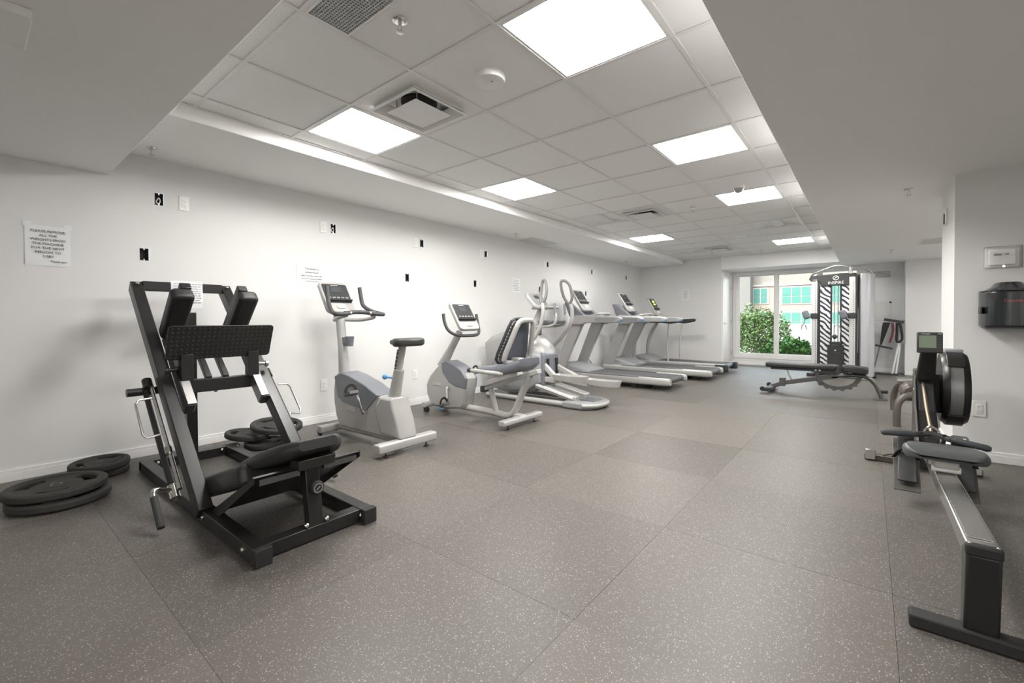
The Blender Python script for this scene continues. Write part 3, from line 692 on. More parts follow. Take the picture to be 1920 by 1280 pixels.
# notice taped to the top crossbar of the leg press
t = thing('notice_sheet', 'sheet of printed instructions hanging over the top bar of the leg press', 'notice', (-4.03, YC, 1.16))
sh = MB(); A = []
for k in range(9):
    zz = 1.155+.205*k/8; A.append([sh.bm.verts.new((-4.032+.006*math.sin(k*.7), yy, zz)) for yy in (.978, 1.178)])
for a, b in zip(A, A[1:]): sh.bm.faces.new([a[0], a[1], b[1], b[0]])
sh.build('sheet', paperm, t); s_ = MB()
for k in range(9):
    zz = 1.335-.017*k; a = .99
    while a < 1.16: b = a+.012+random.random()*.02; s_.bx(-4.0225, -4.0222, a, min(b, 1.166), zz-.0025, zz+.0025); a = b+.005
s_.build('printed_lines', greyink, t, kind='stuff')

# ================================================================== WEIGHT PLATES
def plate(loc, r, tilt, rz, label, th=.05, grp='rubber weight plates on the floor'):
    global O
    t = thing('weight_plate', label, 'weight plate', loc, grp); t.rotation_euler = (tilt[0], tilt[1], rz); O = V((0, 0, 0))
    m = MB(); N = 96; rows = []
    # radial slices: solid hub, three long hand openings, thick rim
    def z_at(q, rr): return th*.5*(1.0 if rr > .82 or rr < .26 else .8)
    radii = [.115, .24, .30, .47, .52, .77, .82, .95, 1.0]
    zz = [.30, .30, .24, .22, .22, .25, .46, .46, .30]
    hole = lambda a: any(abs(((a-c+math.pi) % (2*math.pi))-math.pi) < .52 for c in (.6, .6+2*math.pi/3, .6+4*math.pi/3))
    vt = {}
    def vv(k, i, sgn):
        key = (k % N, i, sgn)
        if key not in vt:
            a = 2*math.pi*k/N; vt[key] = m.bm.verts.new((r*radii[i]*math.cos(a), r*radii[i]*math.sin(a), sgn*th*zz[i]))
        return vt[key]
    def cut(k, i): return 4 <= i < 5 and hole(2*math.pi*(k+.5)/N)
    for k in range(N):
        for i in range(len(radii)-1):
            if cut(k, i): 
                for (p, q, nb) in ((i, i, cut(k, i-1)), (i+1, i+1, False)):
                    m.bm.faces.new([vv(k, p, -1), vv(k+1, p, -1), vv(k+1, p, 1), vv(k, p, 1)])
                if not cut(k-1, i): m.bm.faces.new([vv(k, i, -1), vv(k, i+1, -1), vv(k, i+1, 1), vv(k, i, 1)])
                if not cut(k+1, i): m.bm.faces.new([vv(k+1, i, -1), vv(k+1, i+1, -1), vv(k+1, i+1, 1), vv(k+1, i, 1)])
                continue
            for sgn in (-1, 1): m.bm.faces.new([vv(k, i, sgn), vv(k+1, i, sgn), vv(k+1, i+1, sgn), vv(k, i+1, sgn)])
        m.bm.faces.new([vv(k, 0, -1), vv(k+1, 0, -1), vv(k+1, 0, 1), vv(k, 0, 1)])
        e = len(radii)-1; m.bm.faces.new([vv(k, e, -1), vv(k+1, e, -1), vv(k+1, e, 1), vv(k, e, 1)])
    m.build('plate', platem, t, bev=.004, sharp=50)
    MB().lathe([(r*.115, -th*.31), (r*.115, th*.31), (r*.10, th*.31), (r*.10, -th*.31)], (0, 0, 0), 24, caps=False).build('hub_ring', steel, t)
    return t
plate((-3.70, .352, .031), .225, (0, 0), .3, 'large black rubber plate, lower of the pair below the weights notice')
plate((-3.735, .340, .083), .225, (0, 0), 1.25, 'large black rubber plate, upper of the pair below the weights notice')
plate((-4.14, .60, .026), .145, (0, 0), .9, 'small black rubber plate lying under another beside the leg press frame')
plate((-4.125, .585, .078), .16, (.01, -.02), 2.0, 'black rubber plate, upper of the pair touching the leg press frame')
plate((-3.97, 1.60, .026), .16, (0, 0), .2, 'bottom black rubber plate of the heap behind the leg press')
plate((-4.08, 1.50, .098), .165, (.04, .12), 1.4, 'leaning middle rubber plate of the heap behind the leg press')
plate((-3.94, 1.68, .162), .20, (.04, .12), .55, 'top black rubber plate of the heap behind the leg press')

# ================================================================== UPRIGHT BIKE
YC = 2.24
def console(root, y, xb, zb, xt, zt, hw_, th=.045, name='console', lit=None):
    # tilted panel facing +x: bottom (xb,zb) to top (xt,zt)
    b, tt = V((xb, y, zb)), V((xt, y, zt)); u = (tt-b).normalized(); hgt = (tt-b).length; n = V((u.z, 0, -u.x)); c = (b+tt)/2
    m = MB(); slab(m, c, (0, 1, 0), u, hw_*2, hgt, th, .045); cs = m.build(name, silver2, root, bev=.012, seg=3)
    f = c+n*(th/2+.0015)
    m = MB(); slab(m, f+u*hgt*.10, (0, 1, 0), u, hw_*2*.86, hgt*.62, .004, .015); m.build('face_panel', darkp, cs)
    m = MB(); slab(m, f+u*hgt*.22+n*.003, (0, 1, 0), u, hw_*.75, hgt*.18, .003, .005); m.build('display', lcdgrey if lit is None else lit, cs)
    for k in range(-2, 3):
        m = MB(); slab(m, f+u*(-hgt*.04)+V((0, k*hw_*.3, 0))+n*.003, (0, 1, 0), u, hw_*.2, hgt*.04, .004, .003); m.build('button', greyl, cs)
    m = MB(); slab(m, f-u*hgt*.15+n*.012, (0, 1, 0), u, hw_*1.75, hgt*.03, .03, .004); m.build('reading_ledge', darkp, cs, bev=.003)
    m = MB(); slab(m, f-u*hgt*.33+n*.003, (0, 1, 0), u, hw_*.6, hgt*.13, .014, .02); m.build('start_pad', whitep, cs, bev=.004)
    m = MB(); slab(m, f+u*hgt*.37+n*.002, (0, 1, 0), u, hw_*.5, hgt*.012, .002, .001); m.build('brand_strip', whitep, cs)
    return cs
ub = thing('upright_bike', 'white upright exercise bike with grey side panel and black saddle', 'exercise bike', (-3.4, YC, 0))
def foot(root, x, y, z0=.04):
    m = MB(); m.cyl((x, y, .012), (x, y, z0+.02), .006, n=8); m.lathe([(.022, 0), (.022, .006), (.008, .014)], (x, y, 0), 16); m.build('levelling_foot', darkp, root)
def bar(root, x, y0, y1, z0, z1, w, name, m=silver2):
    b = MB(); o_ = rrect(w, z1-z0, .018); A = []
    for y in (y0, y1): A.append([b.bm.verts.new((x+a, y, (z0+z1)/2+c)) for a, c in o_])
    for i in range(len(o_)): j = (i+1) % len(o_); b.bm.faces.new([A[0][i], A[0][j], A[1][j], A[1][i]])
    b.bm.faces.new(A[0]); b.bm.faces.new(A[1][::-1]); return b.build(name, m, root, bev=.008)
fs = bar(ub, -2.90, YC-.285, YC+.285, .04, .112, .085, 'rear_stabilizer')
for s in (-1, 1): foot(ub, -2.90, YC+s*.2)
bar(ub, -3.93, YC-.19, YC+.19, .02, .088, .075, 'front_stabilizer')
for s in (-1, 1): MB().lathe([(.028, -.012), (.028, .012)], (-3.965, YC+s*.165, .028), 18, 'y').build('transport_wheel', rubber, ub)
MB().cyl((-3.93, YC, .06), (-2.9, YC, .075), .028, n=14).build('spine', silver2, ub)
P = [(-3.865, .53), (-3.885, .42), (-3.88, .30), (-3.85, .18), (-3.79, .085), (-2.95, .095), (-2.885, .12), (-2.915, .25), (-2.96, .36), (-2.985, .425), (-3.145, .425), (-3.35, .505), (-3.59, .565), (-3.72, .585), (-3.82, .575)]
MB().prof(P, [(YC-.085, .93), (YC-.06, 1), (YC+.06, 1), (YC+.085, .93)]).build('body_shell', silver, ub, bev=.006)
P2 = [(-3.84, .545), (-3.79, .36), (-3.70, .325), (-3.33, .285), (-3.155, .432), (-3.35, .507), (-3.59, .567), (-3.73, .588)]
MB().prof(P2, [(YC-.094, .97), (YC-.08, 1.0), (YC+.08, 1.0), (YC+.094, .97)]).build('side_panel', greyp, ub, bev=.006)
P3 = [(-3.13, .11), (-2.87, .11), (-2.91, .25), (-2.96, .36), (-2.98, .43), (-3.14, .43), (-3.20, .36), (-3.19, .25)]
MB().prof(P3, [(YC-.092, .9), (YC-.07, 1.0), (YC+.07, 1.0), (YC+.092, .9)]).build('seat_post_fairing', silver, ub, bev=.01)
MB().box((-3.58, YC-.0865, .275), (.13, .006, .038)).build('badge', silver2, ub, bev=.008)
MB().tube([(-3.815, YC, .54), (-3.845, YC, .80), (-3.885, YC, 1.08)], [.052, .042, .04], 18).build('mast', silver, ub)
MB().tube([(-3.06, YC, .41), (-2.992, YC, .655)], [.05, .042], 18).build('seat_sleeve', silver, ub)
MB().lathe([(.055, 0), (.058, .008), (.05, .016)], (-3.06, YC, .415), 18).build('sleeve_collar', darkp, ub)
MB().cyl((-3.0, YC, .64), (-2.945, YC, .85), .03, n=16).build('seat_post', silver2, ub)
sl_ = MB().beam((-3.005, YC-.03, .66), (-2.963, YC-.03, .82), .004, .022).build('height_slot', darkp, ub)
for k in range(5): q = k/4; MB().ball((-3.003+.039*q, YC-.033, .675+.13*q), .007, (1, .4, 1)).build('height_hole', silver2, sl_)
kb = MB(); kb.cyl((-3.04, YC-.03, .585), (-3.085, YC-.055, .59), .008, n=8); kb.ball((-3.10, YC-.062, .592), .022); kb.build('adjuster_knob', bluem, ub)
# saddle
sd = MB(); R_ = []
for x, w, zc_, th in ((-3.10, .05, .875, .035), (-3.04, .07, .878, .05), (-2.98, .15, .88, .06), (-2.92, .25, .88, .07), (-2.86, .285, .882, .072), (-2.81, .25, .885, .06), (-2.79, .16, .885, .04)):
    R_.append([sd.bm.verts.new((x, YC+a, zc_+b)) for a, b in rrect(w, th, th*.4)])
for a, b in zip(R_, R_[1:]):
    for i in range(len(a)): j = (i+1) % len(a); sd.bm.faces.new([a[i], a[j], b[j], b[i]])
sd.bm.faces.new(R_[0]); sd.bm.faces.new(R_[-1][::-1]); sd.build('saddle', mat('saddle_vinyl', (.045, .045, .043), .45, noise=.1), ub, sub=1, sharp=60)
console(ub, YC, -3.845, 1.125, -4.04, 1.415, .145)
MB().beam((-3.90, YC, 1.06), (-3.90, YC, 1.22), .10, .05).build('console_neck', silver, ub, bev=.012)
br = MB(); br.tube(bez([(-3.89, YC-.04, 1.065), (-3.75, YC-.13, 1.062), (-3.60, YC-.17, 1.085), (-3.55, YC-.12, 1.105)]), .017, 10); br.build('handlebar_bracket', silver, ub)
br = MB(); br.tube(bez([(-3.89, YC+.04, 1.065), (-3.75, YC+.13, 1.062), (-3.60, YC+.17, 1.085), (-3.55, YC+.12, 1.105)]), .017, 10); br.build('handlebar_bracket', silver, ub)
hb_ = MB(); half = [(-3.82, -.165, 1.372), (-3.80, -.168, 1.28), (-3.77, -.172, 1.20), (-3.68, -.20, 1.145), (-3.57, -.235, 1.118), (-3.525, -.22, 1.112), (-3.53, -.15, 1.116), (-3.57, -.07, 1.128), (-3.59, 0, 1.132)]
full_ = half+[(x, -dy, z) for x, dy, z in half[-2::-1]]
hb_.tube(bez([(x, YC+dy, z) for x, dy, z in full_], 5), .0185, 12); hb_.build('handlebar', mat('grip_rubber_grey', (.06, .06, .06), .6), ub)
for s in (-.12, .12): MB().cyl((-3.55, YC+s-.03, 1.122), (-3.55, YC+s+.03, 1.122), .0192, n=12).build('pulse_sensor', steel, ub)
cp = MB(); cp.lathe([(.034, -.045), (.042, .045), (.037, .045), (.030, -.038)], (-3.73, YC, .865), 20); cp.bx(-3.85, -3.76, YC-.02, YC+.02, .84, .90); cp.build('cup_holder', greyp, ub)
def crank(root, x, z, s, px_, pz_, y, strap=True):
    m = MB(); m.cyl((x, y, z), (x, y+s*.03, z), .022, n=14); m.beam((x, y+s*.028, z), (px_, y+s*.034, pz_), .016, .026); m.build('crank', chrome, root, bev=.003)
    p = MB(); p.box((px_, y+s*.09, pz_), (.10, .085, .028), Euler((0, -.35, 0)).to_matrix()); p.cyl((px_, y+s*.03, pz_), (px_, y+s*.06, pz_), .008, n=8); p = p.build('pedal', mat('pedal_grey', (.12, .12, .12), .5), root, bev=.006)
    if strap:
        q = MB(); A = []
        for k in range(9):
            a = math.pi*k/8; A.append((px_-.005+.0*k, y+s*(.09+.05*math.cos(a)), pz_+.01+.06*math.sin(a)))
        q.tube(A, .014, 6, flat=.25); q.build('strap', rubber, p)
crank(ub, -3.34, .278, -1, -3.41, .44, YC-.09)
crank(ub, -3.34, .278, 1, -3.27, .115, YC+.09)

# ================================================================== RECUMBENT BIKE
YC = 3.5
rb = thing('recumbent_bike', 'white recumbent exercise bike with mesh backrest and low seat', 'exercise bike', (-3.3, YC, 0))
bar(rb, -2.705, YC-.31, YC+.31, .045, .098, .085, 'rear_stabilizer')
for s in (-1, 1): foot(rb, -2.705, YC+s*.215, .05)
bar(rb, -3.98, YC-.19, YC+.19, .055, .115, .07, 'front_stabilizer')
for s in (-1, 1): MB().lathe([(.03, -.02), (.03, .02)], (-3.97, YC+s*.15, .03), 18, 'y').build('transport_wheel', rubber, rb)
MB().tube(bez([(-3.98, YC, .10), (-3.5, YC, .095), (-3.05, YC, .085), (-2.90, YC, .075), (-2.82, YC, .10), (-2.765, YC, .17), (-2.69, YC, .33), (-2.60, YC, .51)], 5), .042, 14, flat=.8).build('main_tube', silver2, rb)
MB().hexa([(-2.80, YC-.03, .06), (-2.66, YC-.05, .06), (-2.66, YC+.05, .06), (-2.80, YC+.03, .06), (-2.80, YC-.03, .12), (-2.68, YC-.05, .11), (-2.68, YC+.05, .11), (-2.80, YC+.03, .12)]).build('tube_shoe', silver2, rb, bev=.01)
MB().tube([(-3.035, YC, .09), (-3.11, YC, .34)], .03, 12).build('strut', silver2, rb)
MB().beam((-3.20, YC, .325), (-2.48, YC, .56), .07, .045).build('seat_rail', silver2, rb, bev=.006)
MB().beam((-3.19, YC, .375), (-2.72, YC, .525), .10, .05).build('seat_carriage', steel, rb, bev=.005)
MB().bx(-3.225, -3.17, YC-.045, YC+.045, .29, .355).build('rail_end', darkp, rb, bev=.006)
P = [(-3.80, .575), (-3.90, .50), (-4.0, .41), (-4.065, .30), (-4.055, .19), (-4.01, .11), (-3.93, .06), (-3.70, .055), (-3.46, .085), (-3.42, .14), (-3.39, .30), (-3.385, .42), (-3.46, .505), (-3.58, .56), (-3.70, .60)]
MB().prof(P, [(YC-.085, .92), (YC-.062, 1), (YC+.062, 1), (YC+.085, .92)]).build('body_shell', silver, rb, bev=.006)
P2 = [(-3.79, .57), (-3.77, .47), (-3.66, .36), (-3.55, .32), (-3.40, .31), (-3.388, .42), (-3.46, .507), (-3.58, .562), (-3.70, .602)]
MB().prof(P2, [(YC-.093, .96), (YC-.08, 1.0), (YC+.08, 1.0), (YC+.093, .96)]).build('side_panel', greyp, rb, bev=.006)
MB().box((-3.86, YC-.0868, .325), (.13, .006, .038)).build('badge', silver2, rb, bev=.008)
MB().tube([(-3.86, YC, .53), (-3.72, YC, .72), (-3.575, YC, .92)], [.06, .042, .038], 16).build('mast', silver, rb)
console(rb, YC, -3.41, .945, -3.60, 1.245, .152)
u_ = [(-3.56, -.255, 1.125), (-3.54, -.255, 1.03), (-3.50, -.235, .945), (-3.45, -.16, .895), (-3.43, 0, .885)]
MB().tube(bez([(x, YC+dy, z) for x, dy, z in u_+[(x, -dy, z) for x, dy, z in u_[-2::-1]]], 5), .0175, 12).build('handlebar', mat('grip_rubber_grey', (.06, .06, .06), .6), rb)
crank(rb, -3.66, .30, -1, -3.64, .13, YC-.09)
crank(rb, -3.66, .30, 1, -3.50, .46, YC+.09)
MB().ball((-3.66, YC-.2, .085), .018, (1.4, 1, 1)).build('pedal_weight', bluem, rb)
# seat
seat = MB(); R_ = []
for x, w, z, th in ((-3.16, .30, .555, .03), (-3.08, .44, .55, .06), (-2.95, .48, .55, .09), (-2.80, .46, .565, .10), (-2.68, .40, .60, .10), (-2.60, .34, .64, .08)):
    R_.append([seat.bm.verts.new((x, YC+a, z+b)) for a, b in rrect(w, th, th*.42)])
for a, b in zip(R_, R_[1:]):
    for i in range(len(a)): j = (i+1) % len(a); seat.bm.faces.new([a[i], a[j], b[j], b[i]])
seat.bm.faces.new(R_[0]); seat.bm.faces.new(R_[-1][::-1]); seat.build('seat', greyp, rb, sharp=60)
for s in (-1, 1):
    hnd = MB().tube(bez([(-2.78, YC+s*.20, .53), (-2.88, YC+s*.29, .545), (-3.0, YC+s*.305, .55), (-3.12, YC+s*.30, .552)], 5), .021, 12).build('side_handle', silver2, rb)
    MB().cyl((-3.10, YC+s*.301, .5518), (-3.145, YC+s*.299, .553), .0225, n=12).build('end_cap', darkp, hnd)
bb = [(.115, 1.03), (.135, .98), (.205, .72), (.205, .67), (.17, .635), (0, .625)]
loop = [(a, z) for a, z in bb]+[(-a, z) for a, z in bb[-2::-1]]+[(-.08, 1.05), (0, 1.055), (.08, 1.05)]
def bk(z): return -2.80+(z-.63)*.32
fr = MB(); fr.tube([(bk(z)+.03, YC+a, z) for a, z in loop], .026, 10, closed=True); bf = fr.build('back_frame', silver2, rb)
fr = MB(); fr.tube([(bk(z)-.05, YC+a*1.12, .63+(z-.63)*1.03) for a, z in loop], .016, 8, closed=True); fr.build('back_rim', darkp, rb)
ms = MB(); ms.bm.faces.new([ms.bm.verts.new((bk(z)-.03, YC+a*1.06, z)) for a, z in loop]); ms.build('back_mesh', meshm, rb)
for k in range(11):
    z = .70+.03*k; w = .195-(z-.70)*.22
    q = MB()
    q.beam((bk(z)-.048, YC-w*1.12, z), (bk(z)+.02, YC-w, z-.005), .012, .006, (0, 0, 1)); q.build('rib', darkp, rb)
MB().bx(-2.80, -2.70, YC-.05, YC+.05, .58, .68).build('back_hinge', silver2, rb, bev=.012)

# ================================================================== ELLIPTICAL
YC = 4.78
el = thing('elliptical_trainer', 'white elliptical trainer with long moving arms and foot platforms', 'elliptical', (-3.3, YC, 0))
P = [(-4.18, .12), (-4.22, .40), (-4.24, .74), (-4.12, .83), (-3.92, .90), (-3.70, .93), (-3.52, .93), (-3.40, .86), (-3.25, .72), (-3.20, .60), (-3.20, .20), (-3.40, .12), (-3.75, .06)]
MB().prof(P, [(YC-.20, .80), (YC-.15, .97), (YC-.08, 1), (YC+.08, 1), (YC+.15, .97), (YC+.20, .80)]).build('flywheel_housing', silver, el, bev=.01, sharp=60)
P = [(-4.12, .42), (-4.0, .60), (-3.80, .70), (-3.45, .70), (-3.22, .62), (-3.21, .25), (-3.42, .12), (-3.75, .10), (-4.02, .2)]
for s in (-1, 1):
    MB().prof(P, [(YC+s*.17, .97), (YC+s*.215, .90), (YC+s*.235, .7)]).build('side_cover', greyp if s > 0 else greyl, el, bev=.01, sharp=60)
MB().hexa([(-3.24, YC-.19, .22), (-3.185, YC-.19, .22), (-3.185, YC+.19, .22), (-3.24, YC+.19, .22), (-3.27, YC-.17, .66), (-3.20, YC-.17, .62), (-3.20, YC+.17, .62), (-3.27, YC+.17, .66)]).build('rear_cover', greyp, el, bev=.02)
for s in (-1, 1): MB().bx(-3.19, -3.175, YC+s*.1-.02, YC+s*.1+.02, .25, .56).build('arm_slot', blackm, el)
for s in (-1, 1): MB().tube([(-4.10, YC+s*.24, .04), (-3.4, YC+s*.25, .045), (-2.72, YC+s*.25, .045)], .032, 12).build('floor_rail', silver2, el)
ec = MB(); ec.prism([(-2.86, YC-.29), (-2.62, YC-.285), (-2.50, YC-.20), (-2.46, YC-.08), (-2.46, YC+.08), (-2.50, YC+.20), (-2.62, YC+.285), (-2.86, YC+.29)], .005, .085, 'z'); ec.build('rear_cap', greyl, el, bev=.02, seg=3)
MB().tube(bez([(-2.60, YC-.27, .05), (-2.485, YC-.17, .05), (-2.45, YC, .05), (-2.485, YC+.17, .05), (-2.60, YC+.27, .05)]), .024, 10).build('rear_bumper', silver2, el)
MB().bx(-2.72, -2.53, YC-.11, YC+.11, .083, .094).build('rear_step', greyp, el, bev=.004)
for s in (-1, 1):
    MB().beam((-3.42, YC+s*.125, .235), (-2.74, YC+s*.125, .095), .11, .075).build('roller_ramp', silver2, el, bev=.012)
    MB().beam((-3.40, YC+s*.20, .255), (-2.76, YC+s*.20, .115), .014, .03).build('ramp_edge', whitep, el, bev=.003)
# foot arms and platforms, one forward one back
for s, dx, dz in ((-1, -.10, .07), (1, .16, 0)):
    a = MB(); a.beam((-3.24, YC+s*.13, .46+dz*.5), (-2.95+dx, YC+s*.15, .27+dz), .05, .07); a.beam((-3.24, YC+s*.13, .30), (-2.86+dx, YC+s*.16, .24+dz), .06, .07); a.build('foot_arm', silver2, el, bev=.012)
    o_ = [(-.22, -.055), (-.20, -.075), (.02, -.085), (.17, -.075), (.24, -.04), (.25, 0), (.24, .04), (.17, .075), (.02, .085), (-.20, .075), (-.22, .055)]
    m = MB(); A = []; B = []; C_ = []
    for u, v in o_:
        A.append(m.bm.verts.new((-2.72+dx+u*.9, YC+s*.17+v*.8, .265+dz-.03+max(0, -u)*.05))); B.append(m.bm.verts.new((-2.72+dx+u, YC+s*.17+v, .315+dz+.02*abs(u)))); C_.append(m.bm.verts.new((-2.72+dx+u*.94, YC+s*.17+v*.88, .285+dz)))
    for i in range(len(o_)):
        j = (i+1) % len(o_); m.bm.faces.new([A[i], A[j], B[j], B[i]]); m.bm.faces.new([B[i], B[j], C_[j], C_[i]])
    m.bm.faces.new(A[::-1]); m.bm.faces.new(C_); pdl = m.build('foot_platform', silver2, el, bev=.006)
    t_ = MB()
    t_.prism([(-2.72+dx+u*.9, YC+s*.17+v*.8) for u, v in o_], .286+dz, .289+dz, 'z'); t_.build('tread', greyl, pdl)
MB().tube([(-3.46, YC, .90), (-3.42, YC, 1.05), (-3.36, YC, 1.19)], [.075, .055, .045], 16).build('mast', silver2, el)
MB().bx(-3.50, -3.38, YC-.05, YC+.05, .86, .95).build('mast_collar', greyp, el, bev=.01)
m = MB(); u = V((-.19, 0, .20)).normalized(); slab(m, V((-3.42, YC, 1.30)), (0, 1, 0), u, .33, .28, .05, .06); cs = m.build('console', silver2, el, bev=.015, seg=3)
nrm = V((u.z, 0, -u.x)); m = MB(); slab(m, V((-3.42, YC, 1.30))+nrm*.027+u*.015, (0, 1, 0), u, .28, .2, .004, .05); m.build('face_panel', greyl, cs)
m = MB(); slab(m, V((-3.42, YC, 1.30))+nrm*.030+u*.05, (0, 1, 0), u, .1, .06, .003, .01); m.build('display', lcdgrey, cs)
MB().hexa([(-3.42, YC-.15, 1.19), (-3.14, YC-.11, 1.20), (-3.14, YC+.11, 1.20), (-3.42, YC+.15, 1.19), (-3.42, YC-.15, 1.235), (-3.14, YC-.11, 1.23), (-3.14, YC+.11, 1.23), (-3.42, YC+.15, 1.235)]).build('console_tray', silver, el, bev=.015)
MB().hexa([(-3.32, YC-.11, .985), (-3.06, YC-.10, 1.01), (-3.06, YC+.10, 1.01), (-3.32, YC+.11, .985), (-3.34, YC-.13, 1.05), (-3.04, YC-.12, 1.05), (-3.04, YC+.12, 1.05), (-3.34, YC+.13, 1.05)]).build('accessory_tray', greyp, el, bev=.015)
for s in (-1, 1):
    g = MB(); g.tube(bez([(-3.40, YC+s*.04, .96), (-3.22, YC+s*.10, .97), (-3.08, YC+s*.12, 1.0), (-3.045, YC+s*.12, 1.08), (-3.06, YC+s*.115, 1.15)]), .015, 10); g = g.build('fixed_handle', silver2, el)
    MB().tube([(-3.058, YC+s*.115, 1.12), (-3.075, YC+s*.112, 1.26)], [.02, .012], 10).build('grip', greyp, g)
for s, dx in ((-1, -.06), (1, .10)):
    y = YC+s*.245
    pts = [(-3.50+dx*.1, y, .62), (-3.38+dx*.4, y, .70), (-3.24+dx*.7, y-s*.01, .85), (-3.14+dx, y-s*.02, 1.02), (-3.12+dx, y-s*.03, 1.18), (-3.14+dx, y-s*.045, 1.26)]
    a = MB(); a.tube(bez(pts), [.024]*31, 10); a = a.build('moving_arm', silver2, el)
    c0 = V((-3.15+dx, y-s*.05, 1.26))
    lp_ = [(0, 0, 0), (.045, -s*.01, .06), (.05, -s*.03, .16), (.03, -s*.05, .25), (-.02, -s*.085, .30), (-.06, -s*.10, .285), (-.065, -s*.085, .20), (-.055, -s*.05, .10), (-.03, -s*.015, .03)]
    g = MB(); g.tube(bez([c0+V(p) for p in lp_+[lp_[0]]], 4)[:-1], .0175, 10, closed=True); g.build('loop_grip', mat('loop_grip_grey', (.2, .196, .19), .6), a)

# ================================================================== TREADMILLS
def treadmill(name, label, yc, dx):
    t = thing(name, label, 'treadmill', (-3.3+dx, yc, 0), 'row of treadmills')
    w = .36
    for s in (-1, 1):
        o_ = rrect(.10, .115, .04); m = MB(); A = []
        for x, k in ((-4.28, 1), (-2.36, 1), (-2.31, .95), (-2.275, .75)): A.append([m.bm.verts.new((x+dx, yc+s*w+a*k, .125+b*k)) for a, b in o_])
        for p, q in zip(A, A[1:]):
            for i in range(len(o_)): j = (i+1) % len(o_); m.bm.faces.new([p[i], p[j], q[j], q[i]])
        m.bm.faces.new(A[0]); m.bm.faces.new(A[-1][::-1]); sr = m.build('side_rail', silver2, t)
        MB().bx(-3.9+dx, -2.75+dx, yc+s*w-.04, yc+s*w+.04, .180, .187).build('foot_strip', greyp, sr, bev=.003)
        MB().ball((-2.285+dx, yc+s*(w+.035), .125), .01, (1, .5, 1)).build('bolt', steel, sr)
        f = MB(); f.cyl((-2.55+dx, yc+s*w*.9, .02), (-2.55+dx, yc+s*w*.9, .09), .008, n=8); f.lathe([(.03, 0), (.03, .008), (.012, .028)], (-2.55+dx, yc+s*w*.9, 0), 14); f.build('levelling_foot', rubber, t)
        MB().lathe([(.055, -.02), (.055, .02)], (-2.85+dx, yc+s*w*.9, .056), 20, 'y').build('support_wheel', rubber, t)
        up_ = MB(); up_.hexa([(-4.33+dx, yc+s*w-.03, .12), (-4.13+dx, yc+s*w-.03, .12), (-4.13+dx, yc+s*w+.03, .12), (-4.33+dx, yc+s*w+.03, .12), (-3.95+dx, yc+s*w-.035, 1.03), (-3.73+dx, yc+s*w-.035, 1.03), (-3.73+dx, yc+s*w+.035, 1.03), (-3.95+dx, yc+s*w+.035, 1.03)])
        up_ = up_.build('upright', silver, t, bev=.014, seg=3)
        MB().beam((-4.13+dx, yc+s*w, .2), (-3.735+dx, yc+s*w, .98), .05, .012).build('upright_edge', greyl, up_)
        P = [(-3.96, .97), (-3.90, 1.09), (-3.80, 1.125), (-3.10, 1.105), (-3.03, 1.09), (-3.0, 1.06), (-3.03, 1.02), (-3.12, 1.005), (-3.65, 1.0), (-3.73, .97)]
        hr = MB(); hr.prof([(x+dx, z) for x, z in P], [(yc+s*(w+.06)-.05, .93), (yc+s*(w+.06)-.03, 1), (yc+s*(w+.06)+.03, 1), (yc+s*(w+.06)+.05, .93)]); hr = hr.build('handrail', silver, t, bev=.014, seg=3)
        q = MB(); slab(q, (-3.28+dx, yc+s*(w+.06)-.051, 1.056), (1, 0, 0), (0, 0, 1), .36, .055, .006, .027); q.build('grip_inset', greyl, hr)
        q = MB(); slab(q, (-3.28+dx, yc+s*(w+.06)+.051, 1.056), (1, 0, 0), (0, 0, 1), .36, .055, .006, .027); q.build('grip_inset', greyl, hr)
        MB().tube(bez([(-3.075+dx, yc+s*(w+.06)-.044, 1.01), (-3.02+dx, yc+s*(w+.06)-.042, 1.03), (-3.005+dx, yc+s*(w+.06)-.04, 1.062)], 4), .008, 8).build('blue_accent', bluem, hr)
    MB().bx(-3.95+dx, -2.42+dx, yc-.31, yc+.31, .135, .175).build('deck', darkp, t)
    MB().bx(-3.95+dx, -2.36+dx, yc-.275, yc+.275, .175, .179).build('running_belt', beltm, t)
    MB().cyl((-2.35+dx, yc-.30, .13), (-2.35+dx, yc+.30, .13), .048, n=20).build('rear_roller', beltm, t)
    hd_ = MB(); R_ = []
    for x, z, w2 in ((-4.37, .13, .30), (-4.34, .24, .33), (-4.22, .30, .34), (-4.05, .295, .34), (-3.85, .245, .33), (-3.68, .195, .32)):
        R_.append([hd_.bm.verts.new(p) for p in ((x+dx, yc-w2, .10), (x+dx, yc+w2, .10), (x+dx, yc+w2*.98, z-.02), (x+dx, yc+w2*.9, z), (x+dx, yc-w2*.9, z), (x+dx, yc-w2*.98, z-.02))])
    for a, b in zip(R_, R_[1:]):
        for i in range(6): j = (i+1) % 6; hd_.bm.faces.new([a[i], a[j], b[j], b[i]])
    hd_.bm.faces.new(R_[0]); hd_.bm.faces.new(R_[-1][::-1]); hd_.build('motor_hood', greyl, t, sharp=50)
    MB().hexa([(-3.95+dx, yc-.37, 1.02), (-3.60+dx, yc-.37, 1.04), (-3.60+dx, yc+.37, 1.04), (-3.95+dx, yc+.37, 1.02), (-4.02+dx, yc-.30, 1.15), (-3.62+dx, yc-.33, 1.12), (-3.62+dx, yc+.33, 1.12), (-4.02+dx, yc+.30, 1.15)]).build('dashboard', greyl, t, bev=.02, seg=3)
    MB().tube(bez([(-3.66+dx, yc-.24, 1.12), (-3.54+dx, yc-.2, 1.15), (-3.50+dx, yc, 1.16), (-3.54+dx, yc+.2, 1.15), (-3.66+dx, yc+.24, 1.12)]), .018, 10).build('front_grip', silver2, t)
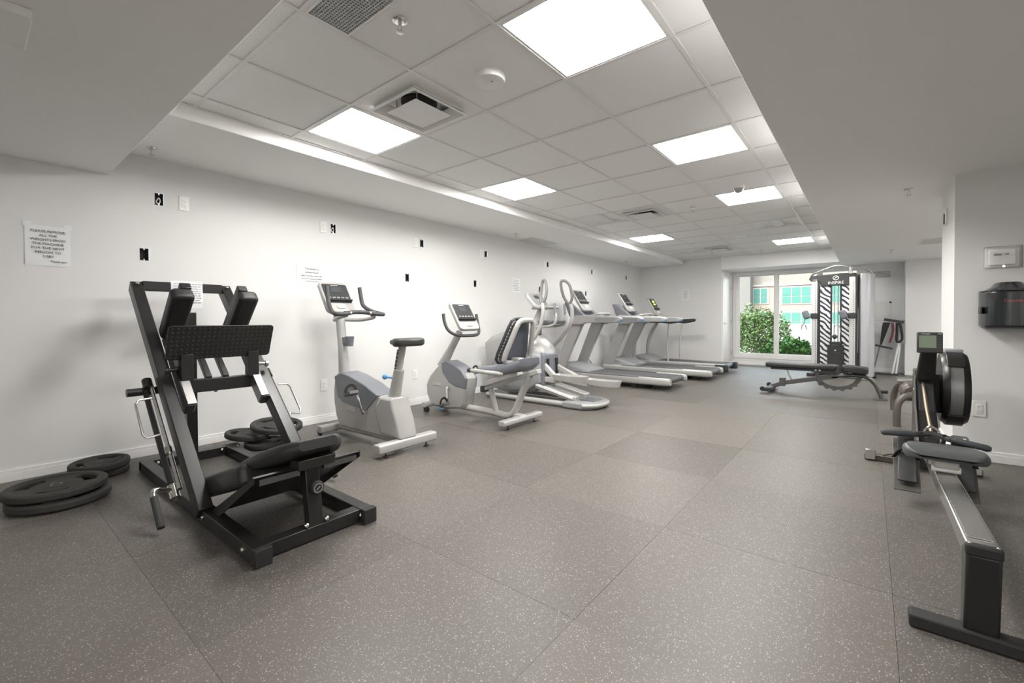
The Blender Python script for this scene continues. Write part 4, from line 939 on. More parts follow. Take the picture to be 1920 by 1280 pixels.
    for s in (-1, 1): MB().hexa([(-4.05+dx, yc+s*.24-.05, 1.10), (-3.75+dx, yc+s*.24-.05, 1.12), (-3.75+dx, yc+s*.24+.05, 1.12), (-4.05+dx, yc+s*.24+.05, 1.10), (-4.16+dx, yc+s*.24-.05, 1.36), (-4.06+dx, yc+s*.24-.05, 1.36), (-4.06+dx, yc+s*.24+.05, 1.36), (-4.16+dx, yc+s*.24+.05, 1.36)]).build('bottle_wing', greyp, t, bev=.02, seg=3)
    console(t, yc, -3.86+dx, 1.21, -4.10+dx, 1.58, .17, .05)
    return t
treadmill('treadmill', 'white treadmill with grey motor hood next to the elliptical trainer', 6.88, .01)
treadmill('treadmill', 'white treadmill with grey motor hood standing between two other treadmills', 8.33, .2)
YC = 9.42
t = thing('treadmill', 'treadmill with curved masts, thin handrail posts and green lit display', 'treadmill', (-3.05, YC, 0), 'row of treadmills')
for s in (-1, 1):
    sr = MB().bx(-3.95, -2.12, YC+s*.36-.055, YC+s*.36+.055, .09, .20).build('side_rail', silver, t, bev=.02, seg=3)
    MB().bx(-2.30, -2.06, YC+s*.36-.06, YC+s*.36+.06, .06, .195).build('end_cap', darkp, sr, bev=.02)
    MB().tube(bez([(-3.93, YC+s*.39, .16), (-3.92, YC+s*.39, .5), (-3.85, YC+s*.39, .75), (-3.72, YC+s*.385, .98)]), .045, 12).build('mast', silver2, t)
    MB().bx(-4.0, -3.86, YC+s*.39-.06, YC+s*.39+.06, .14, .25).build('mast_foot', silver2, t, bev=.02)
    MB().tube(bez([(-3.2, YC+s*.36, .19), (-3.21, YC+s*.38, .55), (-3.17, YC+s*.42, 1.0)]), .014, 8).build('handrail_post', silver2, t)
    hr = MB(); hr.prof([(-3.80, .98), (-3.80, 1.05), (-3.1, 1.06), (-2.92, 1.07), (-2.88, 1.05), (-2.92, 1.0), (-3.0, .985), (-3.12, .965), (-3.3, .985)], [(YC+s*.43-.04, .95), (YC+s*.43-.02, 1), (YC+s*.43+.02, 1), (YC+s*.43+.04, .95)]); hr.build('handrail', darkp, t, bev=.01)
    f = MB(); f.cyl((-2.3, YC+s*.3, .02), (-2.3, YC+s*.3, .1), .01, n=8); f.lathe([(.03, 0), (.03, .008), (.012, .028)], (-2.3, YC+s*.3, 0), 14); f.build('levelling_foot', rubber, t)
MB().bx(-3.75, -2.2, YC-.31, YC+.31, .13, .185).build('deck', darkp, t); MB().bx(-3.75, -2.17, YC-.27, YC+.27, .185, .190).build('running_belt', beltm, t)
MB().cyl((-2.17, YC-.30, .14), (-2.17, YC+.30, .14), .05, n=20).build('rear_roller', darkp, t)
MB().prof([(-4.05, .08), (-4.02, .25), (-3.9, .30), (-3.7, .26), (-3.5, .19), (-3.5, .08)], [(YC-.37, .9), (YC-.32, 1), (YC+.32, 1), (YC+.37, .9)]).build('motor_hood', greyl, t, bev=.015)
MB().hexa([(-3.75, YC-.42, .99), (-3.40, YC-.42, 1.0), (-3.40, YC+.42, 1.0), (-3.75, YC+.42, .99), (-3.75, YC-.38, 1.08), (-3.38, YC-.38, 1.11), (-3.38, YC+.38, 1.11), (-3.75, YC+.38, 1.08)]).build('dashboard', greyl, t, bev=.02)
MB().bx(-3.62, -3.45, YC-.12, YC+.12, 1.09, 1.15).build('console_base', silver, t, bev=.02)
cs = console(t, YC, -3.52, 1.13, -3.74, 1.52, .16, .05, lit=mat('dark_screen', (.03, .035, .03), .2))
gl = mat('green_led', (.3, .6, .05), .4, emit=(.45, .9, .05), estr=1.6)
u = V((-.22, 0, .39)).normalized(); n_ = V((u.z, 0, -u.x)); c = V((-3.63, YC, 1.325))+n_*.034
for dy, du, wy, hu in ((-.03, .11, .016, .05), (.0, .11, .02, .05), (.03, .11, .02, .05), (0, .045, .09, .03)):
    q = MB(); slab(q, c+V((0, dy, 0))+u*du, (0, 1, 0), u, wy, hu, .003, .004); q.build('led_digit', gl, cs)
# power cord of the middle treadmill
cd_ = tag(MB().tube(bez([(XW+.02, 7.62, .40), (XW+.08, 7.63, .39), (-4.28, 7.70, .28), (-4.2, 7.78, .14), (-4.15, 7.86, .04), (-4.1, 7.93, .012)]), .007, 8).build('power_cord', rubber), 'black power cord plugged low into the wall between two treadmills', 'cord')

# ================================================================== FUNCTIONAL TRAINER (local frame: front faces -y)
ft = thing('functional_trainer', 'tall cable machine with silver columns, striped panels and weight stack', 'cable machine', (-.40, 10.02, 0), rz=math.radians(-9))
at((0, 0, 0))
def chrome_col(x, y):
    c = MB().bx(x-.045, x+.045, y-.035, y+.035, .06, 1.80).build('column', mat('satin_column', (.72, .72, .71), .3, .35), ft, bev=.006)
    MB().bx(x+.045, x+.075, y-.03, y+.03, .06, 1.80).build('column_back', darkp, ft)
    q = MB()
    for k in range(44): q.lathe([(.007, -.0365), (.007, -.034)], (x+.018, y, .16+.036*k), 8, 'y')
    q.build('position_holes', blackm, c, kind='stuff')
    return c
chrome_col(-.405, 0); chrome_col(.175, -.04)
MB().prism([(-.50, 1.80), (-.47, 1.86), (-.20, 1.87), (.0, 1.88), (.22, 1.87), (.22, 1.66), (-.30, 1.66), (-.33, 1.74), (-.44, 1.74)], -.035, .03).build('header', darkp, ft, bev=.012)
text('INSPIRE', .072, (-.075, -.0375, 1.69), (1, 0, 0), (0, 0, 1), whitep, ft)
rg = MB(); rg.tube([(-.075+.042*math.cos(a), -.038, 1.80+.036*math.sin(a)) for a in [2*math.pi*k/24 for k in range(24)]], .006, 6, closed=True); rg.build('emblem_ring', whitep, ft)
rg = MB(); rg.tube(bez([(-.10, -.040, 1.785), (-.075, -.04, 1.802), (-.05, -.04, 1.82)], 4), .007, 6); rg.build('emblem_swoosh', whitep, ft)
MB().bx(-.32, -.16, .0, .006, .10, 1.66).build('striped_panel', zebram, ft); MB().bx(.0, .13, .0, .006, .10, 1.66).build('striped_panel', zebram, ft)
for x in (-.335, -.15, -.005): MB().bx(x-.012, x+.012, -.012, .012, .05, 1.66).build('panel_post', darkp, ft)
for x in (-.105, -.05): MB().cyl((x, .02, .08), (x, .02, 1.66), .009, n=10).build('guide_rod', chrome, ft)
for k in range(17):
    MB().bx(-.20, .045, -.05, .10, .09+.029*k, .09+.029*k+.025).build('weight_plate', darkp, ft, bev=.002)
MB().bx(-.17, .02, -.04, .09, .585, .64).build('stack_top', darkp, ft, bev=.01)
MB().ball((-.075, -.055, .48), .014).build('selector_pin', whitep, ft)
MB().ball((-.085, -.05, .73), .045, (.9, .6, 1)).build('stack_pulley', darkp, ft)
MB().tube(bez([(-.09, -.05, .78), (-.085, -.05, .90), (-.05, -.05, .95), (-.01, -.05, .90), (-.0, -.05, .80)]), .006, 8).build('cable', chrome, ft)
# right shroud
sh = MB(); P = []
for k in range(9):
    a = math.radians(-95+k*22); P.append((.365+.085*math.cos(a), .16+.19*math.sin(a)))
P = [(.275, -.03)]+P+[(.275, .34)]
sh.prism(P, .02, 1.86, 'z'); sh.build('side_shroud', shroudm, ft, bev=.02, seg=3)
sh = MB(); sh.prism([(-.47, .04), (-.33, .04), (-.33, .34), (-.44, .34), (-.47, .3)], .02, 1.78, 'z'); sh.build('side_shroud', shroudm, ft, bev=.02, seg=3)
MB().bx(.222, .268, -.03, .02, .06, 1.84).build('cable_guard', darkp, ft, bev=.004)
MB().bx(.24, .255, -.034, -.028, .45, 1.25).build('light_strip', whitep, ft)
MB().tube(bez([(-.47, 0, 1.84), (-.42, -.02, 1.90), (-.20, -.04, 1.985), (-.06, -.04, 2.02), (.08, -.04, 1.995), (.16, -.03, 1.95)], 5), .016, 10).build('pull_up_bar', steel, ft)
MB().tube(bez([(.16, -.03, 1.95), (.30, -.03, 1.93), (.40, .0, 1.90), (.43, .05, 1.84)], 5), .016, 10).build('pull_up_bar', steel, ft)
MB().cyl((.14, -.03, 1.86), (.14, -.03, 1.98), .03, n=14).build('top_bracket', steel, ft)
MB().bx(-.48, .46, .25, .34, .0, .06).build('rear_foot', darkp, ft, bev=.005); MB().bx(-.46, -.35, -.30, .3, .0, .06).build('side_foot', darkp, ft, bev=.005); MB().bx(.29, .42, -.30, .3, .0, .06).build('side_foot', shroudm, ft, bev=.02)
MB().bx(-.36, .30, -.03, .06, .03, .09).build('base_beam', darkp, ft, bev=.005)
for x, y, s in ((-.405, 0, -1), (.175, -.04, -1)):
    b = MB().bx(x-.06, x+.06, y-.06, y+.05, 1.06, 1.16).build('pulley_carriage', darkp, ft, bev=.012)
    MB().box((x+s*.12, y-.09, 1.13), (.11, .06, .16), Euler((0, .35*s, 0)).to_matrix()).build('swivel_pulley', greyp, b, bev=.03, seg=3)
cb = MB().tube([(-.535, -.09, 1.08), (-.56, -.09, .96)], .005, 8).build('cable', darkp, ft)
hd = MB(); hd.tube([(-.56, -.09, .96), (-.59, -.09, .93), (-.60, -.09, .85), (-.52, -.09, .85), (-.53, -.09, .93)], .008, 8, closed=True); hd.build('stirrup_handle', darkp, ft)

# ================================================================== BENCH
YC = 7.53
b = thing('weight_bench', 'flat adjustable black weight bench with toothed arc in front of the cable machine', 'bench', (-.5, YC, 0))
m = MB(); slab(m, (-.768, YC, .388), (1, 0, 0), (0, 1, 0), .845, .29, .065, .05); m.build('back_pad', padm, b, bev=.02, seg=3)
MB().bx(-1.12, -.36, YC-.11, YC+.11, .325, .356).build('pad_board', darkp, b, bev=.004)
m = MB(); slab(m, (-.146, YC, .375), (1, 0, -.09), (0, 1, 0), .285, .30, .085, .05); m.build('seat_pad', padm, b, bev=.02, seg=3)
gm = mat('gunmetal_tube', (.13, .125, .12), .35, .5)
MB().beam((-1.02, YC, .115), (-.33, YC, .275), .06, .06).build('spine', gm, b, bev=.006)
MB().tube(bez([(-.36, YC, .275), (-.15, YC, .295), (-.02, YC, .275), (.06, YC, .20), (.10, YC, .11), (.135, YC, .01)], 5), .034, 12, flat=.8).build('curved_leg', gm, b)
MB().bx(.05, .19, YC-.10, YC+.10, 0, .012).build('front_foot', gm, b, bev=.004)
MB().cyl((.11, YC, .10), (.19, YC-.02, .105), .022, n=12).build('transport_handle', rubber, b)
MB().bx(-1.16, -1.08, YC-.30, YC+.30, .03, .075).build('rear_foot', darkp, b, bev=.008)
MB().beam((-1.12, YC, .06), (-.98, YC, .12), .06, .06).build('foot_neck', gm, b, bev=.005)
MB().bx(-1.02, -.95, YC-.05, YC+.05, .08, .2).build('side_plate', gm, b, bev=.006)
for s in (-1, 1): MB().lathe([(.032, -.015), (.032, .015)], (-1.2, YC+s*.27, .05), 18, 'y').build('wheel', rubber, b)
for s in (-1, 1): MB().bx(-1.19, -1.12, YC+s*.27-.012, YC+s*.27+.012, .02, .06).build('wheel_fork', darkp, b)
MB().tube(bez([(-.93, YC, .33), (-.90, YC, .24), (-.86, YC, .18), (-.78, YC, .165)]), .01, 8).build('support_rod', steel, b)
MB().beam((-.60, YC-.02, .37), (-.52, YC-.02, .16), .03, .05).build('arc_arm', gm, b, bev=.004)
MB().beam((-.345, YC, .42), (-.345, YC, .27), .06, .05).build('hinge_post', gm, b, bev=.006)
ar = MB(); N = 32; up_, lo_ = [], []
for k in range(N+1):
    a = math.radians(205+k*(150)/N); cx, cz, R1 = -.34, .305, .27
    tooth = .022 if (k % 4 < 2 and k < 25) else 0
    up_.append((cx+(R1-.055)*math.cos(a)*1.02, cz+(R1-.055)*math.sin(a)*.82)); lo_.append((cx+(R1+tooth)*math.cos(a)*1.02, cz+(R1+tooth)*math.sin(a)*.82))
f1 = [(ar.bm.verts.new((u[0], YC-.012, u[1])), ar.bm.verts.new((l_[0], YC-.012, l_[1])), ar.bm.verts.new((u[0], YC+.012, u[1])), ar.bm.verts.new((l_[0], YC+.012, l_[1]))) for u, l_ in zip(up_, lo_)]
for p, q in zip(f1, f1[1:]):
    ar.bm.faces.new([p[0], p[1], q[1], q[0]]); ar.bm.faces.new([p[2], q[2], q[3], p[3]]); ar.bm.faces.new([p[0], q[0], q[2], p[2]]); ar.bm.faces.new([p[1], p[3], q[3], q[1]])
ar.bm.faces.new([f1[0][0], f1[0][2], f1[0][3], f1[0][1]]); ar.bm.faces.new([f1[-1][0], f1[-1][1], f1[-1][3], f1[-1][2]])
ar.build('toothed_arc', gm, b, sharp=25)
for x in (-.575, -.53): MB().lathe([(.014, -.12), (.014, -.10)], (x, YC, .345), 14, 'y').build('pivot_bolt', steel, b)
MB().bx(-.40, -.12, YC-.03, YC+.03, .245, .262).build('seat_slide', gm, b)

# ================================================================== AB BENCH behind the rower
b = thing('roman_chair', 'bench with curved taupe tube legs and dark hip pads behind the rower', 'bench', (.45, 6.25, 0))
MB().tube(bez([(.215, 5.74, 0), (.215, 5.74, .14), (.23, 5.75, .24), (.29, 5.77, .30), (.40, 5.79, .315), (.72, 5.82, .315)], 5), .031, 14).build('curved_leg', taupe, b)
MB().tube(bez([(.225, 6.75, 0), (.225, 6.75, .15), (.25, 6.7, .27), (.31, 6.6, .35), (.38, 6.5, .36), (.70, 6.3, .34)], 5), .031, 14).build('curved_leg', taupe, b)
MB().beam((.70, 5.82, .30), (.70, 6.32, .32), .06, .06).build('frame_tube', taupe, b, bev=.006)
MB().bx(.66, .74, 5.9, 6.5, 0, .05).build('floor_bar', taupe, b, bev=.006); MB().bx(.67, .73, 6.05, 6.11, .05, .31).build('upright', taupe, b, bev=.006)
P = [(.245, .29), (.27, .25), (.36, .245), (.45, .27), (.46, .33), (.42, .385), (.31, .39), (.26, .35)]
MB().prof(P, [(5.98, .8), (6.01, 1), (6.33, 1), (6.36, .8)]).build('hip_pad', taupe, b, bev=.01)
MB().bx(.27, .46, 6.0, 6.34, .225, .25).build('pad_board', padm, b, bev=.006)
MB().cyl((.235, 6.36, .385), (.42, 6.38, .40), .035, n=16).build('foam_roller', steel, b)
MB().cyl((.36, 5.93, .33), (.46, 5.93, .335), .034, n=14).build('adjuster_knob', rubber, b)

# ================================================================== STRAP STAND by the far wall
t = thing('strap_stand', 'white tube stand hung with straps and handles beside the cable machine', 'stand', (.35, 10.95, 0))
for dx, dy in ((0, 0), (.055, .05)): MB().tube([(.495, 10.98+dy, 1.0), (.43+dx*.4, 10.98+dy, .6), (.335+dx, 10.9+dy, .02)], .016, 10).build('stand_leg', mat('white_tube', (.80, .80, .79), .35), t)
MB().beam((.215, 10.95, 1.04), (.50, 10.97, .985), .05, .05).build('top_bar', darkp, t, bev=.006)
MB().cyl((.36, 10.96, 1.0), (.375, 10.96, 1.09), .005, n=6).build('hook', steel, t)
MB().bx(.47, .52, 10.95, 11.0, .60, 1.03).build('back_plate', greyl, t, bev=.004)
MB().bx(.05, .42, 10.86, 10.92, 0, .03).build('foot_bar', darkp, t, bev=.004)
def strap(name, label, pts, ws, m, cat='strap', grp=None):
    o_ = V(pts[0]); at(o_); q = MB(); A = []
    for p, w in zip(pts, ws): A.append([q.bm.verts.new(V(p)+V((e*w/2, d, 0))) for e, d in ((-1, -.005), (1, -.005), (1, .005), (-1, .005))])
    for a, b_ in zip(A, A[1:]):
        for i in range(4): j = (i+1) % 4; q.bm.faces.new([a[i], a[j], b_[j], b_[i]])
    q.bm.faces.new(A[0]); q.bm.faces.new(A[-1][::-1]); return tag(q.build(name, m), label, cat, grp)
strap('ab_strap', 'wide black triangular strap hanging from the white tube stand', [(.255, 10.915, .985), (.235, 10.91, .9), (.17, 10.91, .56)], [.11, .10, .03], rubber)
strap('resistance_band', 'red and black band hanging beside the triangular strap', [(.335, 10.915, .98), (.345, 10.91, .85), (.335, 10.91, .74), (.30, 10.91, .60)], [.04, .04, .035, .03], redm)
at((.42, 10.91, .98)); tag(MB().tube(bez([(.40, 10.905, .975), (.40, 10.90, .80), (.395, 10.90, .66), (.42, 10.90, .62), (.465, 10.90, .66), (.47, 10.90, .75), (.45, 10.90, .92), (.43, 10.905, .975)], 5), .02, 8).build('tricep_rope', rubber), 'black looped rope handle hanging at the end of the white stand', 'rope handle')
b_ = thing('cable_bar', 'short dark bar hung by a tapering strap under the triangular strap', 'bar', (.16, 10.90, .53))
MB().beam((.085, 10.90, .555), (.34, 10.90, .492), .035, .035).build('bar', darkp, b_, bev=.006)
q = MB(); q.hexa([(.05, 10.895, .06), (.075, 10.895, .06), (.075, 10.905, .06), (.05, 10.905, .06), (.145, 10.895, .53), (.165, 10.895, .53), (.165, 10.905, .53), (.145, 10.905, .53)]); q.build('lower_strap', greyp, b_)

# ================================================================== ROWER
XC = .287
rw = thing('rowing_machine', 'black indoor rower with silver monorail, grey seat and flywheel cage', 'rowing machine', (XC, 3.2, 0))
al = mat('monorail_steel', (.66, .65, .62), .22, 1., noise=.04, nscale=30)
def zr(y): return .335-(y-2.04)*.018
mr = MB(); y0, y1 = 2.03, 3.78
mr.hexa([(XC-.034, y0, zr(y0)-.075), (XC+.034, y0, zr(y0)-.075), (XC+.034, y1, zr(y1)-.075), (XC-.034, y1, zr(y1)-.075), (XC-.040, y0, zr(y0)), (XC+.040, y0, zr(y0)), (XC+.040, y1, zr(y1)), (XC-.040, y1, zr(y1))])
mr = mr.build('monorail', al, rw, bev=.005)
MB().hexa([(XC-.030, y0+.05, zr(y0)+.0005), (XC+.030, y0+.05, zr(y0)+.0005), (XC+.030, y1, zr(y1)+.0005), (XC-.030, y1, zr(y1)+.0005), (XC-.030, y0+.05, zr(y0)+.002), (XC+.030, y0+.05, zr(y0)+.002), (XC+.030, y1, zr(y1)+.002), (XC-.030, y1, zr(y1)+.002)]).build('track_strip', steel, mr)
MB().bx(XC-.043, XC+.043, 2.005, 2.035, zr(2)-.035, zr(2)+.003).build('rail_end_cap', rubber, rw, bev=.008)
for s in (-1, 1): MB().ball((XC+s*.032, 2.02, zr(2)+.003), .005, (1, 1, .5)).build('screw', chrome, rw)
MB().hexa([(XC-.042, 2.045, .03), (XC+.042, 2.045, .03), (XC+.042, 2.105, .03), (XC-.042, 2.105, .03), (XC-.041, 2.01, zr(2)-.03), (XC+.041, 2.01, zr(2)-.03), (XC+.041, 2.10, zr(2)-.03), (XC-.041, 2.10, zr(2)-.03)]).build('rear_leg', blackm, rw, bev=.008)
MB().bx(XC-.175, XC+.175, 2.03, 2.095, .0, .045).build('rear_foot', rubber, rw, bev=.008, seg=3)
# seat
st = MB(); R_ = []
for y, w, z, th in ((2.845, .17, .413, .02), (2.86, .26, .413, .045), (2.89, .295, .412, .055), (2.96, .30, .410, .055), (3.03, .26, .410, .055), (3.09, .21, .410, .05), (3.115, .14, .408, .025)):
    ring = []
    for a, b_ in rrect(w, th, th*.4, 5):
        dip = -.016*max(0, 1-abs(abs(a)-.07)/.06) if b_ > 0 else 0
        ring.append(st.bm.verts.new((XC-.005+a, y, z+b_+dip)))
    R_.append(ring)
for a, b_ in zip(R_, R_[1:]):
    for i in range(len(a)): j = (i+1) % len(a); st.bm.faces.new([a[i], a[j], b_[j], b_[i]])
st.bm.faces.new(R_[0]); st.bm.faces.new(R_[-1][::-1]); sto = st.build('seat', mat('seat_grey', (.085, .09, .092), .38), rw, sharp=70)
MB().bx(XC-.045, XC+.045, 2.90, 3.06, .345, .385).build('seat_carriage', silver2, sto, bev=.008)
for s in (-1, 1): MB().cyl((XC-.05, 2.98+s*.06, .343), (XC+.05, 2.98+s*.06, .343), .016, n=12).build('roller', whitep, sto)
# foot plates with straps
for s in (-1, 1):
    x = XC+s*.115
    f = MB(); f.beam((x, 3.33, .085), (x, 3.56, .33), .115, .008, (1, 0, 0)); f = f.build('foot_stretcher', mat('foot_plate_steel', (.14, .135, .125), .4, .6), rw, bev=.002)
    hc = MB(); R_ = []
    for q_, w, th in ((0, .085, .012), (.25, .09, .03), (.5, .075, .02), (.8, .08, .015), (1, .07, .008)):
        c = V((x, 3.335+.20*q_, .135+.225*q_)); n_ = V((0, -.73, .68)); R_.append([hc.bm.verts.new(c+V((a, 0, 0))+n_*(b_+.01)) for a, b_ in rrect(w, th, th*.4)])
    for a, b_ in zip(R_, R_[1:]):
        for i in range(len(a)): j = (i+1) % len(a); hc.bm.faces.new([a[i], a[j], b_[j], b_[i]])
    hc.bm.faces.new(R_[0]); hc.bm.faces.new(R_[-1][::-1]); hc = hc.build('heel_cup', darkp, f, sharp=60)
    tp = MB(); slab(tp, V((x, 3.525, .345)), (1, 0, 0), (0, .5, .86), .075, .10, .006, .015); tp = tp.build('flexfoot', mat('flexfoot_grey', (.11, .115, .115), .5), f)
    for i in (-1, 1):
        for k in range(3): q = MB(); slab(q, V((x+i*.02, 3.514+.012*k, .334+.021*k)), (1, 0, 0), (0, .5, .86), .013, .006, .002, .0025); q.build('adjust_slot', whitep, tp)
    MB().tube(bez([(x-.055, 3.45, .24), (x-.03, 3.42, .29), (x, 3.41, .305), (x+.03, 3.42, .29), (x+.055, 3.45, .24)], 4), .014, 6, flat=.25).build('strap', rubber, f)
# chain housing / front frame
P = [(3.62, .26), (3.66, .34), (3.86, .50), (4.0, .715), (4.12, .715), (4.15, .40), (4.20, .12), (4.10, .12), (3.95, .24)]
hs_ = MB(); hs_.prism(P, XC-.052, XC+.045, 'x'); hs_ = hs_.build('chain_housing', blackm, rw, bev=.008)
MB().prism([(3.62, .262), (3.66, .342), (3.86, .502), (3.985, .70), (4.0, .715), (3.96, .70), (3.83, .50), (3.64, .34), (3.60, .26)], XC-.058, XC-.050, 'x').build('housing_edge', steel, hs_)
for y, z in ((3.70, .36), (3.85, .485), (3.93, .59), (4.0, .69)): MB().ball((XC-.056, y+.015, z), .006, (.6, 1, 1)).build('rivet', boltm, hs_)
MB().hexa([(XC-.038, 3.70, .29), (XC+.04, 3.70, .29), (XC+.04, 3.79, .29), (XC-.038, 3.79, .29), (XC-.04, 3.955, .66), (XC+.04, 3.955, .66), (XC+.04, 4.0, .66), (XC-.04, 4.0, .66)]).build('front_channel', darkp, hs_, bev=.006)
MB().tube([(XC, 3.56, .385), (XC-.008, 3.75, .50), (XC-.012, 3.945, .635)], .008, 8).build('chain', mat('chain_brass', (.45, .36, .25), .45, .6), rw)
MB().bx(XC-.03, XC+.03, 4.12, 4.30, .03, .12).build('front_leg', blackm, rw, bev=.006)
ff = MB().bx(XC-.31, XC+.31, 4.25, 4.31, .0, .045).build('front_foot', mat('front_foot_bronze', (.12, .105, .085), .35, .5), rw, bev=.006)
for s in (-1, 1): MB().bx(XC+s*.275-.03, XC+s*.275+.03, 4.235, 4.245, .01, .085).build('caster_guard', steel, ff, bev=.006)
MB().tube(bez([(XC-.20, 4.24, .05), (XC-.17, 4.2, .075), (XC-.12, 4.15, .10), (XC-.05, 4.1, .14)]), .004, 6).build('cord', rubber, rw)
# flywheel cage
fx, fy, fz, fr_ = .437, 4.18, .59, .245
w_ = .068
cage = MB(); cage.lathe([(fr_*.55, -w_), (fr_*.92, -w_*.95), (fr_*.99, -w_*.62), (fr_, -w_*.45)], (fx, fy, fz), 40, 'x', caps=True); cage.build('cage_side', blackm, rw)
cage = MB(); cage.lathe([(fr_, w_*.45), (fr_*.99, w_*.62), (fr_*.92, w_*.95), (fr_*.55, w_)], (fx, fy, fz), 40, 'x', caps=True); cage.build('cage_side', blackm, rw)
MB().lathe([(fr_*.975, -w_*.46), (fr_*.975, w_*.46)], (fx, fy, fz), 40, 'x').build('perforated_band', mat('perforated_grey', (.26, .26, .255), .4, .4, noise=.05), rw)
for a0, a1 in ((70, 140), (220, 300)):
    q = MB(); rr = []
    for k in range(13):
        r_ = math.radians(a0+(a1-a0)*k/12); c_, s_n = math.cos(r_), math.sin(r_)
        rr.append([q.bm.verts.new((fx+e*w_*.62, fy+rad*c_, fz+rad*s_n)) for rad, e in ((fr_*.97, -1), (fr_*1.02, -1), (fr_*1.02, 1), (fr_*.97, 1))])
    for p_, n_ in zip(rr, rr[1:]):
        for i in range(4): j = (i+1) % 4; q.bm.faces.new([p_[i], p_[j], n_[j], n_[i]])
    q.bm.faces.new(rr[0]); q.bm.faces.new(rr[-1][::-1]); q.build('cage_cover', blackm, rw, bev=.004)
MB().bx(fx-.045, fx+.045, fy-.06, fy+.06, fz+fr_-.012, fz+fr_+.016).build('cage_label', greyl, rw, bev=.006)
MB().bx(XC+.03, fx-.05, fy-.06, fy+.05, .42, .68).build('cage_mount', blackm, rw, bev=.006)
# monitor
MB().hexa([(XC-.05, 3.90, .66), (XC+.045, 3.90, .66), (XC+.045, 3.96, .66), (XC-.05, 3.96, .66), (XC-.032, 3.74, .90), (XC+.04, 3.74, .90), (XC+.04, 3.775, .90), (XC-.032, 3.775, .90)]).build('monitor_arm', blackm, rw, bev=.008)
mo = MB().box((XC+.002, 3.735, .908), (.117, .035, .128), Euler((-.08, 0, 0)).to_matrix()).build('monitor', darkp, rw, bev=.006)
MB().box((XC-.008, 3.7165, .915), (.078, .002, .076), Euler((-.08, 0, 0)).to_matrix()).build('screen', lcd, mo)
for k in range(5): MB().box((XC+.046, 3.7165, .945-.016*k), (.012, .003, .007), Euler((-.08, 0, 0)).to_matrix()).build('button', mat('button_dark', (.06, .06, .06), .4), mo)
for x in (-.038, -.002, .044): MB().box((XC+x, 3.7195, .860), (.018, .003, .007), Euler((-.08, 0, 0)).to_matrix()).build('button', greyl, mo)
text('concept2', .011, (XC-.018, 3.7125, .960), (1, 0, 0), (0, 0, 1), whitep, mo); text('PM3', .010, (XC+.046, 3.7125, .960), (1, 0, 0), (0, 0, 1), whitep, mo)
# pull handle resting in its cradle
hdl = MB().tube([(XC-.075, 3.50, .378), (XC, 3.535, .385), (XC+.075, 3.50, .372)], .017, 10).build('pull_handle', darkp, rw)
for s in (-1, 1): MB().tube([(XC+s*.07, 3.503, .376-.002*s), (XC+s*.12, 3.487, .373-.006*s), (XC+s*.215, 3.462, .366-.012*s), (XC+s*.228, 3.459, .365-.012*s)], [.015, .0175, .0185, .011], 12).build('handle_grip', mat('handle_grip_slate', (.05, .055, .06), .6), hdl)
MB().tube(bez([(XC-.025, 3.52, .365), (XC-.03, 3.54, .40), (XC, 3.55, .425), (XC+.03, 3.54, .40), (XC+.025, 3.52, .365)]), .006, 8).build('swivel', chrome, hdl)
for s in (-1, 1): MB().tube(bez([(XC+s*.03, 3.55, .30), (XC+s*.045, 3.51, .345), (XC+s*.05, 3.505, .395)], 4), .010, 8).build('handle_hook', blackm, rw)

# ================================================================== OUTSIDE
at((0, 0, 0))
struct(MB().bx(-40, 40, AY1+.11, 80, -.3, -.05).build('ground', concr))
bl = thing('apartment_building', 'cream stucco apartment building with teal glazed windows across the courtyard', 'building', (-8, 48, 0))
MB().bx(-9.2, 10, 48, 56, 0, 4.2).build('wall', facade, bl)
MB().bx(-9.2, 10, 48.05, 56, 4.2, 14).build('upper_wall', mat('facade_beige', (.125, .108, .096), .85, noise=.03, nscale=.6), bl)
MB().bx(-22, -8.75, 46.6, 56, 0, 14).build('wing', mat('facade_grey', (.085, .077, .071), .85, noise=.03, nscale=.6), bl)
MB().bx(-8.75, 10, 47.85, 48.05, 4.15, 4.32).build('string_course', facade2, bl)
for x0, n_, rows in ((-8.72, 2, ((2.56, 3.93), (.25, 1.66))), (-6.37, 3, ((2.5, 3.95), (.25, 1.62))), (-2.7, 3, ((2.5, 3.95), (.25, 1.62))), (.9, 3, ((2.5, 3.95), (.25, 1.62)))):
    for z0, z1 in rows:
        wd = .6 if n_ == 2 else .76
        w = MB().bx(x0-.1, x0+wd*n_+.1, 47.92, 48.0, z0-.1, z1+.1).build('window', facade2, bl)
        for k in range(n_):
            for za, zb_ in ((z0, z0+(z1-z0)*.42), (z0+(z1-z0)*.42+.06, z1)):
                MB().bx(x0+wd*k+.05, x0+wd*(k+1)-.05, 47.88, 47.925, za, zb_).build('pane', tealglass, w)
pw = tag(MB().bx(-12, 10, 17.0, 17.15, -.05, .9).build('garden_wall', mat('garden_wall_white', (.22, .22, .21), .8, noise=.04, nscale=3)), 'low white garden wall behind the shrubs outside the window', 'garden wall')
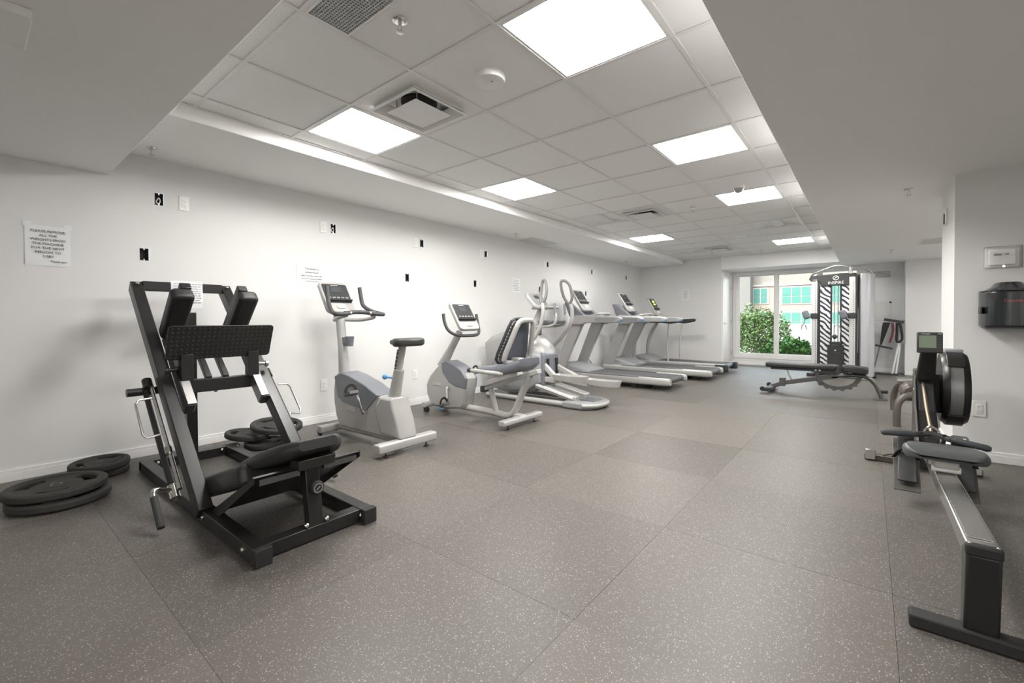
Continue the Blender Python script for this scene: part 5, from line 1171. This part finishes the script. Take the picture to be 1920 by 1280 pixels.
def foliage(name, label, cx, cy, rx, ry, z0, z1, n, size, m, seed, up=.3):
    rnd = random.Random(seed); t = thing(name, label, 'shrub', (cx, cy, -.05))
    st = MB()
    for k in range(9):
        a = rnd.random()*6.28; d = rnd.random()**.5*.7; x, y = cx+rx*d*math.cos(a), cy+ry*d*math.sin(a)
        st.tube(bez([(cx+(x-cx)*.2, cy+(y-cy)*.2, -.06), (cx+(x-cx)*.6, cy+(y-cy)*.6, (z0+z1)*.45), (x, y, z1*.88)], 4), [.014]*5+[.009]*4, 5)
    st.build('stems', stemm, t, kind='stuff')
    f = MB()
    for k in range(n):
        while True:
            u, v, w = rnd.uniform(-1, 1), rnd.uniform(-1, 1), rnd.uniform(-1, 1)
            d = u*u+v*v+w*w
            if d < 1 and (d > .25 or rnd.random() < .4): break
        lump = 1+.28*math.sin(u*7+seed)*math.cos(v*5+w*6)
        c = V((cx+u*rx*lump, cy+v*ry*lump, (z0+z1)/2+w*(z1-z0)/2*lump))
        if c.z < -.03: c.z = -.03+rnd.random()*.1
        d1 = V((rnd.uniform(-1, 1), rnd.uniform(-1, 1), rnd.uniform(-.6, 1)*1.0)).normalized(); d2 = d1.cross(V((rnd.uniform(-1, 1), rnd.uniform(-1, 1), rnd.uniform(-1, 1)))).normalized(); nn = d1.cross(d2)
        L = size*rnd.uniform(.7, 1.3); wd = L*.24
        q = [c, c+d1*L*.5+d2*wd+nn*L*.06, c+d1*L, c+d1*L*.5-d2*wd+nn*L*.06]; f.poly(q)
    f.build('leaves', m, t, kind='stuff', sharp=180)
foliage('garden_shrub', 'tall feathery green shrub growing right outside the window', -2.42, 13.85, .80, .42, .0, 1.34, 5200, .085, leafm, 3)
foliage('garden_shrub', 'sparse dark-leaved shrub at the left edge of the window garden', -2.85, 12.45, .3, .28, .0, .7, 900, .06, mat('dark_leaf', (.04, .06, .022), .5, noise=.3), 5)
foliage('hedge_plant', 'low bright green leafy hedge outside the window', -1.50, 12.5, .52, .34, -.05, .54, 4200, .10, leafd, 8)
foliage('hedge_plant', 'low bright green hedge seen through the cable machine', -.02, 12.5, .52, .34, -.05, .5, 2200, .10, leafd, 11)
